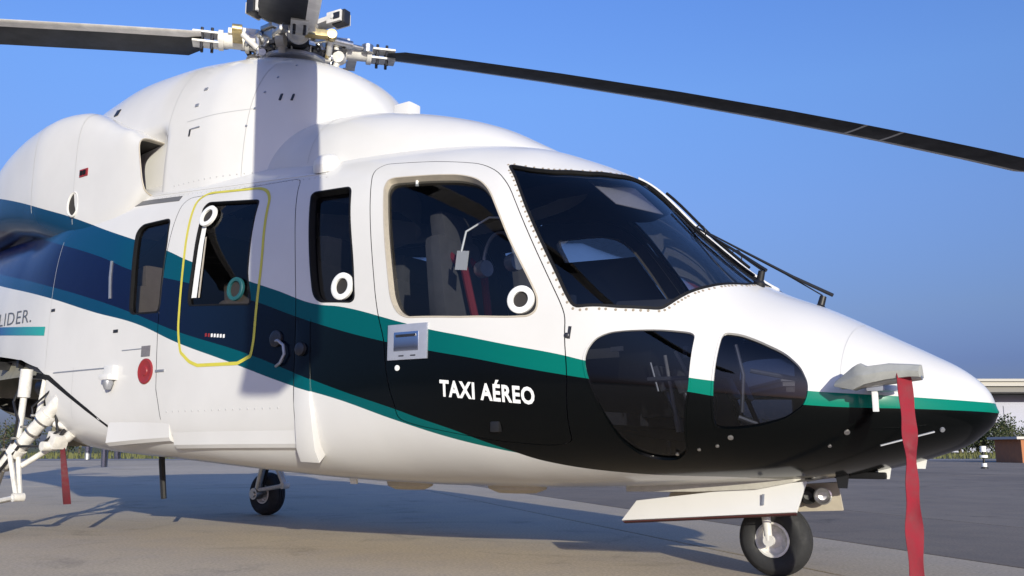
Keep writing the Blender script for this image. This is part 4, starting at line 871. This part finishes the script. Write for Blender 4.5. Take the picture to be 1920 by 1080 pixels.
mb.loft(rings); mb.build('bay_fairing', mat('belly_grey', (.45, .43, .38), .4, coat=.2, noise=.12), HELI, bevel=.008)
for x, y, l in ((.35, -.1, .07), (.52, -.05, .06), (.66, .0, .05)):
    mb = MB(); z = float(FT[1](x)); mb.loft([[(x-.03+.01*k, y-.006, z+.02-l*k), (x+.03-.012*k, y-.006, z+.02-l*k), (x+.03-.012*k, y+.006, z+.02-l*k), (x-.03+.01*k, y+.006, z+.02-l*k)] for k in (0, 1)]); mb.build('belly_antenna', M['letter'] if x > .5 else M['blackpl'], HELI)
mb = MB(); mb.box((.42, -.04, .47), (.22, .10, .03)); mb.build('belly_pad', M['seal'], HELI, bevel=.01)
for x, y, a, b in ((-2.05, -.25, .30, .10), (-1.30, -.25, .34, .12)):
    mb = MB(); mb.lathe([(.001, -.03), (.10, -.03), (.15, -.01), (.16, .02)], (0, 0, 0), (0, 0, 1), 24); mb.v = [(x+v[0]*a/.3, y+v[1]*b/.16, .385+v[2]) for v in mb.v]; mb.build('belly_blister', M['cream'], HELI)
mb = MB(); mb.loft([[(-2.36+.02*k, -.44, .46-.075*k), (-2.30+.005*k, -.44, .46-.075*k), (-2.30+.005*k, -.425, .46-.075*k), (-2.36+.02*k, -.425, .46-.075*k)] for k in (0, 1)]); mb.build('belly_antenna', M['letter'], HELI)
mb = MB(); mb.tube([(-4.35, -.30, .56), (-4.345, -.30, .49), (-4.295, -.30, .235)], [.022, .022, .020], 8); mb.build('whip_antenna', M['blackpl'], HELI)
for x, z in ((-6.29, .485), (-6.03, .425), (-5.84, .495)):
    mb = MB(); zt = .78; mb.tube([(x-.02, .30, zt), (x, .30, z)], .028, 10); mb.tube([(x-.06, .34, zt), (x-.05, .34, z+.06)], .02, 8); mb.build('drain_pipe', M['alu'], HELI)
# pitot head on the nose flank
mb = MB(); mb.loft([[(.56, -.46, .84), (.68, -.42, .84), (.69, -.425, .815), (.57, -.465, .815)], [(.59, -.60, .835), (.66, -.60, .835), (.665, -.60, .81), (.595, -.60, .81)]]); PT = mb.build('pitot_mast', M['greyplate'], HELI, bevel=.006)
mb = MB(); mb.tube([(.50, -.60, .835), (.56, -.60, .84), (.80, -.60, .862)], [.014, .021, .017], 12); mb.build('pitot_tube', M['steel'], PT)
mb = MB(); mb.box((.622, -.585, .775), (.022, .016, .09)); mb.build('temperature_probe', M['letter'], PT, bevel=.004)
mb = MB(); mb.tube([(.60, -.455, .60), (.78, -.315, .655)], .004, 6); mb.lathe([(.012, -.004), (.010, .006), (.0005, .007)], sk(.80, t_at_z(.80, .665)), nrm(sk(.80, t_at_z(.80, .665))), 10); mb.build('nose_trim', M['alu'], HELI)
# radome joint on the nose
ribbon([(.50-.03*math.sin(math.pi*t), t) for t in np.linspace(.06, .47, 30)], .0015, .0008).build('radome_joint', JM, HELI)
mb = MB(); p_ = sk(.978, np.linspace(0, 1, 24)); mb.add(list(p_)+[(q[0], -q[1], q[2]) for q in p_[-2:0:-1]]+[(.985, 0, .74)], [(i, (i+1) % 46, 46) for i in range(46)]); mb.build('nose_cap', M['livery'], HELI)

# ------------------------------------------------------------------ things hung on the helicopter
pc = empty('pitot_cover', (.65, -.60, .88)); tag(pc, 'grey canvas pitot cover on the nose with a long red streamer', 'pitot cover')
def local(o, pts): return [Vector(p)-o.location for p in pts]
mb = MB(); rings = []
for x, w_, zt, zb in ((.475, .015, .848, .832), (.55, .035, .905, .815), (.575, .045, .918, .825), (.60, .05, .905, .835), (.68, .05, .912, .85), (.76, .045, .905, .858), (.80, .05, .90, .855)):
    rings.append(local(pc, [(x, -.60-w_, zb), (x, -.60-w_*1.1, (zb+zt)/2), (x, -.60-w_*.5, zt), (x, -.60+w_*.5, zt+.006), (x, -.60+w_, zb)]))
mb.loft(rings); c_ = mb.build('cover_sheet', M['sheet'], pc, bevel=.004)
mb = MB(); rings = []
top, bot = Vector((.742, -.635, .872)), Vector((.745, -.655, .03)); n = 40
for i in range(n+1):
    k = i/n; c = top.lerp(bot, k)+Vector((.006*math.sin(5*k), .006*math.sin(9*k), 0)); a = .62+.14*math.sin(4.2*k+.4)+.08*math.sin(17*k)+.06*math.sin(37*k); hw = .028+.004*math.sin(11*k)+.003*math.sin(29*k)
    u = Vector((math.cos(a), math.sin(a)*.9, 0)); v = Vector((-u.y, u.x, 0))*.0015
    rings.append(local(pc, [c-u*hw-v, c+v*(4+6*math.sin(23*k)), c+u*hw-v, c+u*hw+v, c+v*(7+6*math.sin(23*k)), c-u*hw+v]))
mb.loft(rings); mb.build('streamer', M['ribbon'], pc, smooth=60)
gs = empty('gear_pin_streamer', (-4.50, -.95, .58)); tag(gs, 'dark red safety streamer hanging from the main undercarriage brace', 'streamer')
mb = MB(); rings = []
for i in range(17):
    k = i/16; c = Vector((-4.515, -.95, .60)).lerp(Vector((-4.40, -.95, .225)), k); hw = .016+.010*k; a = .4+1.2*k; u = Vector((math.cos(a), math.sin(a), 0)); v = Vector((-u.y, u.x, 0))*.003
    rings.append(local(gs, [c-u*hw-v, c+u*hw-v, c+u*hw+v, c-u*hw+v]))
mb.loft(rings); mb.build('streamer', mat('streamer_dark', lin(84, 18, 28), .85, noise=.35), gs)
mb = MB(); mb.tube(local(gs, [(-4.53, -.95, .66), (-4.51, -.95, .585)]), .014, 8); mb.build('safety_pin', M['blackpl'], gs)

# seams of the engine cowling
for x in (-4.62, -5.25):
    mb = MB(); zt, zb, y0, y1, n_ = [float(np.ravel(q)[0]) for q in stations(ENG, np.array([x]))]; L = []
    for a in np.linspace(.25, 2.0, 26):
        q = 1.0015; L.append((x, ((y0+y1)/2+(y0-y1)/2*-math.sin(a)**(2/n_)*q) if False else ((y0+y1)/2-(y0-y1)/2*math.sin(a)**(2/n_)*1.003), (zt+zb)/2+(zt-zb)/2*math.copysign(abs(math.cos(a))**(2/n_)*1.001, math.cos(a))))
    mb.add([(p[0]-.003, p[1], p[2]) for p in L]+[(p[0]+.003, p[1], p[2]) for p in L], [(i, i+1, 27+i, 26+i) for i in range(25)]); mb.build('panel_joint', JM, HELI)

ribbon([xz(-4.68, z) for z in np.linspace(1.12, 2.02, 14)], .0022, .0008).build('panel_joint', JM, HELI)
ribbon([xz(-2.62+.25*(z-2.12), z) for z in (2.155, 2.17, 2.18)], .003, .001).build('panel_joint', JM, HELI)
ribbon([(-4.30, t) for t in np.linspace(.50, .60, 8)], .002, .0008).build('panel_joint', JM, HELI)
rivets([(sk(*xz(x, .80)), nrm(sk(*xz(x, .80)))) for x in np.arange(-3.26, -2.25, .06)], 'rivet_row')
rivets([cowl_pt(MAST, x, 2.28, .0) for x in np.arange(-3.6, -2.6, .05)], 'rivet_row')

# ------------------------------------------------------------------ apron, grass, background
def ground_mat(name, c1, c2, c3, dark=.5, rough=.9, rnd=.1):
    m = bpy.data.materials.new(name); m.use_nodes = True; n = m.node_tree.nodes; l = m.node_tree.links; b = n['Principled BSDF']
    g = n.new('ShaderNodeNewGeometry'); oi = n.new('ShaderNodeObjectInfo')
    def noise(s, d=6, r=.6, dist=0):
        t = n.new('ShaderNodeTexNoise'); t.inputs['Scale'].default_value = s; t.inputs['Detail'].default_value = d; t.inputs['Roughness'].default_value = r; t.inputs['Distortion'].default_value = dist; l.new(g.outputs['Position'], t.inputs['Vector']); return t
    a = noise(.35, 5, .6, .4); bb = noise(2.3, 8, .7, .2); f = noise(60, 4, .7); st = noise(.9, 6, .75, 1.2)
    r = n.new('ShaderNodeValToRGB'); e = r.color_ramp.elements; e[0].position = .32; e[0].color = c1+(1,); e[1].position = .68; e[1].color = c2+(1,); l.new(a.outputs[0], r.inputs[0])
    mx = n.new('ShaderNodeMix'); mx.data_type = 'RGBA'; mx.inputs[7].default_value = c3+(1,); l.new(r.outputs[0], mx.inputs[6])
    mr = n.new('ShaderNodeMapRange'); mr.inputs[1].default_value = .45; mr.inputs[2].default_value = .75; mr.inputs[4].default_value = .8; l.new(bb.outputs[0], mr.inputs[0]); l.new(mr.outputs[0], mx.inputs[0])
    s1 = n.new('ShaderNodeMapRange'); s1.inputs[1].default_value = .55; s1.inputs[2].default_value = .72; s1.inputs[3].default_value = 1; s1.inputs[4].default_value = 1-dark; l.new(st.outputs[0], s1.inputs[0])
    s2 = n.new('ShaderNodeMapRange'); s2.inputs[1].default_value = .25; s2.inputs[2].default_value = .75; s2.inputs[3].default_value = .68; s2.inputs[4].default_value = 1.3; l.new(f.outputs[0], s2.inputs[0])
    s3 = n.new('ShaderNodeMapRange'); s3.inputs[3].default_value = 1-rnd; s3.inputs[4].default_value = 1+rnd; l.new(oi.outputs['Random'], s3.inputs[0])
    m1 = n.new('ShaderNodeMath'); m1.operation = 'MULTIPLY'; l.new(s1.outputs[0], m1.inputs[0]); l.new(s2.outputs[0], m1.inputs[1]); m2 = n.new('ShaderNodeMath'); m2.operation = 'MULTIPLY'; l.new(m1.outputs[0], m2.inputs[0]); l.new(s3.outputs[0], m2.inputs[1])
    v = n.new('ShaderNodeVectorMath'); v.operation = 'SCALE'; l.new(mx.outputs[2], v.inputs[0]); l.new(m2.outputs[0], v.inputs['Scale']); l.new(v.outputs[0], b.inputs['Base Color'])
    b.inputs['Roughness'].default_value = rough; b.inputs['Specular IOR Level'].default_value = .3
    bp = n.new('ShaderNodeBump'); bp.inputs['Strength'].default_value = .5; bp.inputs['Distance'].default_value = .006; l.new(f.outputs[0], bp.inputs['Height']); l.new(bp.outputs[0], b.inputs['Normal']); return m
GM1 = ground_mat("apron_concrete", (.48, .395, .285), (.55, .46, .335), (.43, .365, .30), .34)
GM2 = ground_mat('apron_asphalt', (.205, .168, .132), (.275, .228, .175), (.175, .15, .128), .35)
GM3 = ground_mat('joint_dark', (.03, .03, .032), (.04, .04, .04), (.05, .05, .05), .3)
GM4 = ground_mat('apron_far', (.215, .185, .16), (.275, .24, .205), (.175, .16, .15), .3)
GR = ground_mat('grass_ground', (.10, .105, .035), (.145, .125, .05), (.075, .085, .03), .35)
def sheet(pts, z, m, name, kind='structure'):
    mb = MB(); mb.add([(x, y, z) for x, y in pts], [tuple(range(len(pts)))]); o = mb.build(name, m, smooth=0); o['kind'] = kind; return o
CAMP = Vector((1.469, -4.342)); DP = Vector((-math.sin(R(34.42)), math.cos(R(34.42)))); RT_ = Vector((DP.y, -DP.x))
def cd(r, d): p = CAMP+RT_*r+DP*d; return (p.x, p.y)          # place by metres to the right of and ahead of the photographer
ground = sheet([(-900, -900), (900, -900), (900, 900), (-900, 900)], -.05, GR, 'ground')
apron = sheet([cd(-160, -120), cd(160, -120), cd(160, 50), cd(-160, 50)], -.014, GM4, 'apron')
# cast slabs round the stand; joints run along U, their positions along V
U = Vector((.79, -.613)).normalized(); V_ = Vector((-U.y, U.x))
vj = [-31.7, -25.7, -19.7, -13.7, -7.7, .295, 1.33, 3.25, 8.2, 14.2, 20.2, 26.2]; uj = [-42, -27, -12, 3.2, 18, 33]
for i in range(len(vj)-1):
    for j in range(len(uj)-1):
        g = .012 if 4 < i < 9 else .010
        a0, a1, b0, b1 = uj[j]+g, uj[j+1]-g, vj[i]+g, vj[i+1]-g
        cx, cy = (a0+a1)/2, (b0+b1)/2; pc_ = U*cx+V_*cy
        mb = MB(); hx, hy = (a1-a0)/2, (b1-b0)/2; ch = .003
        vs = []
        for k, z in ((0, -.012), (0, -.004), (ch, 0)):
            for sx, sy in ((-1, -1), (1, -1), (1, 1), (-1, 1)): q = U*(sx*(hx-k))+V_*(sy*(hy-k)); vs.append((q.x, q.y, z))
        mb.add(vs, [(8, 9, 10, 11)]+[(r*4+c, r*4+(c+1) % 4, r*4+4+(c+1) % 4, r*4+4+c) for r in (0, 1) for c in range(4)])
        o = mb.build('concrete_slab', GM2 if i >= 6 else GM1, apron, smooth=0); o.location = (pc_.x, pc_.y, 0)
joint = sheet([tuple(U*a+V_*b) for a, b in ((uj[0], vj[0]), (uj[-1], vj[0]), (uj[-1], vj[-1]), (uj[0], vj[-1]))], -.0115, GM3, 'joint_bed'); joint.parent = apron; del joint['kind']
# darker taxi lane and tyre-stained strips farther out
sheet([cd(-160, 21), cd(160, 21), cd(160, 31), cd(-160, 31)], -.0095, GM2, 'taxi_lane')
sheet([cd(-160, 38), cd(160, 38), cd(160, 40), cd(-160, 40)], -.0095, GM2, 'taxi_lane')
sheet([cd(-160, 46.5), cd(160, 46.5), cd(160, 47.6), cd(-160, 47.6)], -.0095, mat('faded_paint', (.42, .42, .44), .8, noise=.3), 'edge_line')
# grass blades along the apron's far edge (nobody could count them)
rg = random.Random(3); mb = MB()
for i in range(9000):
    d = 50.2+36*rg.random()**1.6; r = rg.uniform(-45, 45)*(d/50); x, y = cd(r, d); h = rg.uniform(.12, .38); a = rg.uniform(0, 6.28); w_ = rg.uniform(.02, .05); lx, ly = rg.uniform(-.1, .1), rg.uniform(-.1, .1)
    mb.add([(x-w_*math.cos(a), y-w_*math.sin(a), -.05), (x+w_*math.cos(a), y+w_*math.sin(a), -.05), (x+lx, y+ly, h)], [(0, 1, 2)])
gm = mat('grass_blade', (.115, .12, .035), .8, noise=.4, nscale=.6); gr = mb.build('grass', gm, smooth=0); gr['kind'] = 'stuff'
# trees far beyond the grass
LEAF = [mat('leaf_%s' % n, c, .8, noise=.35, nscale=1.2) for n, c in (('dark', (.030, .045, .016)), ('mid', (.048, .066, .022)), ('dry', (.075, .078, .030)))]
BARK = mat('bark', (.10, .08, .06), .9, noise=.3, nscale=6)
def tree_mesh(seed, h, w_):
    rr = random.Random(seed); tk = MB(); tk.tube([(0, 0, -.1), (.05, .02, h*.3), (.0, .1, h*.6), (.1, 0, h*.85)], [.16*h/5, .12*h/5, .08*h/5, .03], 7)
    cl = []
    for _ in range(11):
        a = rr.uniform(0, 6.28); q = rr.uniform(.1, 1)*w_*.62; z = h*rr.uniform(.14, .90); q *= 1-.5*abs(z/h-.4); cl.append((q*math.cos(a), q*math.sin(a), z, rr.uniform(.28, .52)*w_*.6))
        tk.tube([(0, 0, h*.35), (q*math.cos(a)*.6, q*math.sin(a)*.6, (h*.35+z)/2), (q*math.cos(a), q*math.sin(a), z)], [.05*h/5, .035*h/5, .015], 5)
    cr = MB()
    for cx, cy, cz, cr_ in cl:
        for _ in range(150):
            u = Vector((rr.gauss(0, 1), rr.gauss(0, 1), rr.gauss(0, .75))); u = u.normalized()*cr_*rr.uniform(.45, 1.05); p = Vector((cx, cy, cz))+u; s = rr.uniform(.07, .17)*h/4
            a = Vector((rr.gauss(0, 1), rr.gauss(0, 1), rr.gauss(0, 1))).normalized(); b = a.orthogonal().normalized(); c = a.cross(b)
            cr.add([p+b*s, p+c*s*.6, p-b*s, p-c*s*.6], [(0, 1, 2, 3)], rr.choice((0, 0, 1, 1, 2)))
    return tk, cr
TREES = []
for sd_, h, w_ in ((1, 4.2, 4.6), (2, 3.6, 4.8), (3, 5.2, 4.4), (4, 3.0, 4.2)):
    t = empty('tree', (0, -400, 0)); tk, cr = tree_mesh(sd_, h, w_); tk.build('trunk', BARK, t); cr.build('crown', LEAF, t, smooth=0); TREES.append(t)
rt_ = random.Random(11); first = [True]*4; spots = []
for i in range(36): spots.append((38+(i % 18)*2.2+rt_.uniform(-.8, .8), 86+8*(i//18)+rt_.uniform(-3, 3), rt_.uniform(.66, .95)))
for i in range(46): spots.append((-112+i*3.2+rt_.uniform(-1.5, 1.5), 100+rt_.uniform(-6, 14), rt_.uniform(.8, 1.35)))
for i, (r, d, s_) in enumerate(spots):
    k = i % 4; src = TREES[k]
    if first[k]: t = src; first[k] = False
    else:
        t = copy_obj(src)
        for ch in src.children: copy_obj(ch, t)
    x, y = cd(r, d); t.location = (x, y, -.05); t.rotation_euler = (0, 0, rt_.uniform(0, 6.28)); t.scale = (s_,)*3
    if i < 36: tag(t, 'low dark green bush in the row between helicopter nose and hangar', 'bush', 'bushes beyond the apron right of the nose')
    else: tag(t, 'dark green bushy tree in the row beyond the airfield grass', 'tree', 'trees in a row beyond the airfield grass')
# hangar with a projecting flat roof, far right
hg = empty('hangar', cd(0, 0)+(0,)); hg.location = (*cd(60, 112), 0); hg.rotation_euler = (0, 0, R(34.42)); tag(hg, 'pale grey hangar with projecting flat roof behind the helicopter nose', 'hangar')
HW = mat('hangar_wall', (.40, .41, .50), .7, noise=.06, nscale=.5); HRF = mat('hangar_roof', (.42, .40, .36), .6, noise=.1)
mb = MB(); mb.box((4, 6, 3.5), (70-18, 12, 7)); mb.build('wall', HW, hg)
mb = MB(); mb.box((2, 4.5, 8.0), (60, 18, .55)); mb.box((2, 4.5, 8.42), (60.6, 18.6, .30)); mb.build('roof', HRF, hg)
mb = MB(); mb.box((2, 4.6, 7.36), (59, 17.4, .62)); mb.build('fascia', mat('fascia_dark', (.20, .19, .175), .7), hg)
for i in range(7):
    d_ = MB(); d_.box((-20+i*8, -.06, 2.9), (7.6, .10, 5.4)); d_.build('sliding_door', HW, hg)
# low brick shed with a pale slab roof, right edge
sh = empty('brick_hut', (*cd(20.2, 36.5), 0)); sh.rotation_euler = (0, 0, R(34.42)); tag(sh, 'low orange brick hut with pale slab roof at the apron edge', 'hut')
mb = MB(); mb.box((1.75, 1, .45), (3.5, 2, .92)); mb.build('wall', mat('brick_orange', (.40, .165, .075), .9, noise=.15, nscale=5), sh)
mb = MB(); mb.box((1.72, 1, .965), (3.9, 2.3, .10)); mb.build('roof', mat('slab_pale', (.55, .52, .48), .8, noise=.1), sh)
# taxiway marker: white banded post
mk = empty('marker_post', (*cd(13.45, 26.3), 0)); tag(mk, 'small white banded marker post standing on the apron', 'marker post')
mb = MB(); mb.lathe([(.10, -.02), (.10, .03), (.03, .05), (.03, .50), (.001, .50)], (0, 0, 0), (0, 0, 1), 16); mb.build('post', M['blackpl'], mk)
for z, r, h in ((.10, .07, .10), (.34, .11, .07), (.55, .08, .16)):
    mb = MB(); mb.lathe([(.001, -h/2), (r, -h/2), (r, h/2), (.001, h/2)], (0, 0, z), (0, 0, 1), 18); mb.build('band', M['letter'], mk)
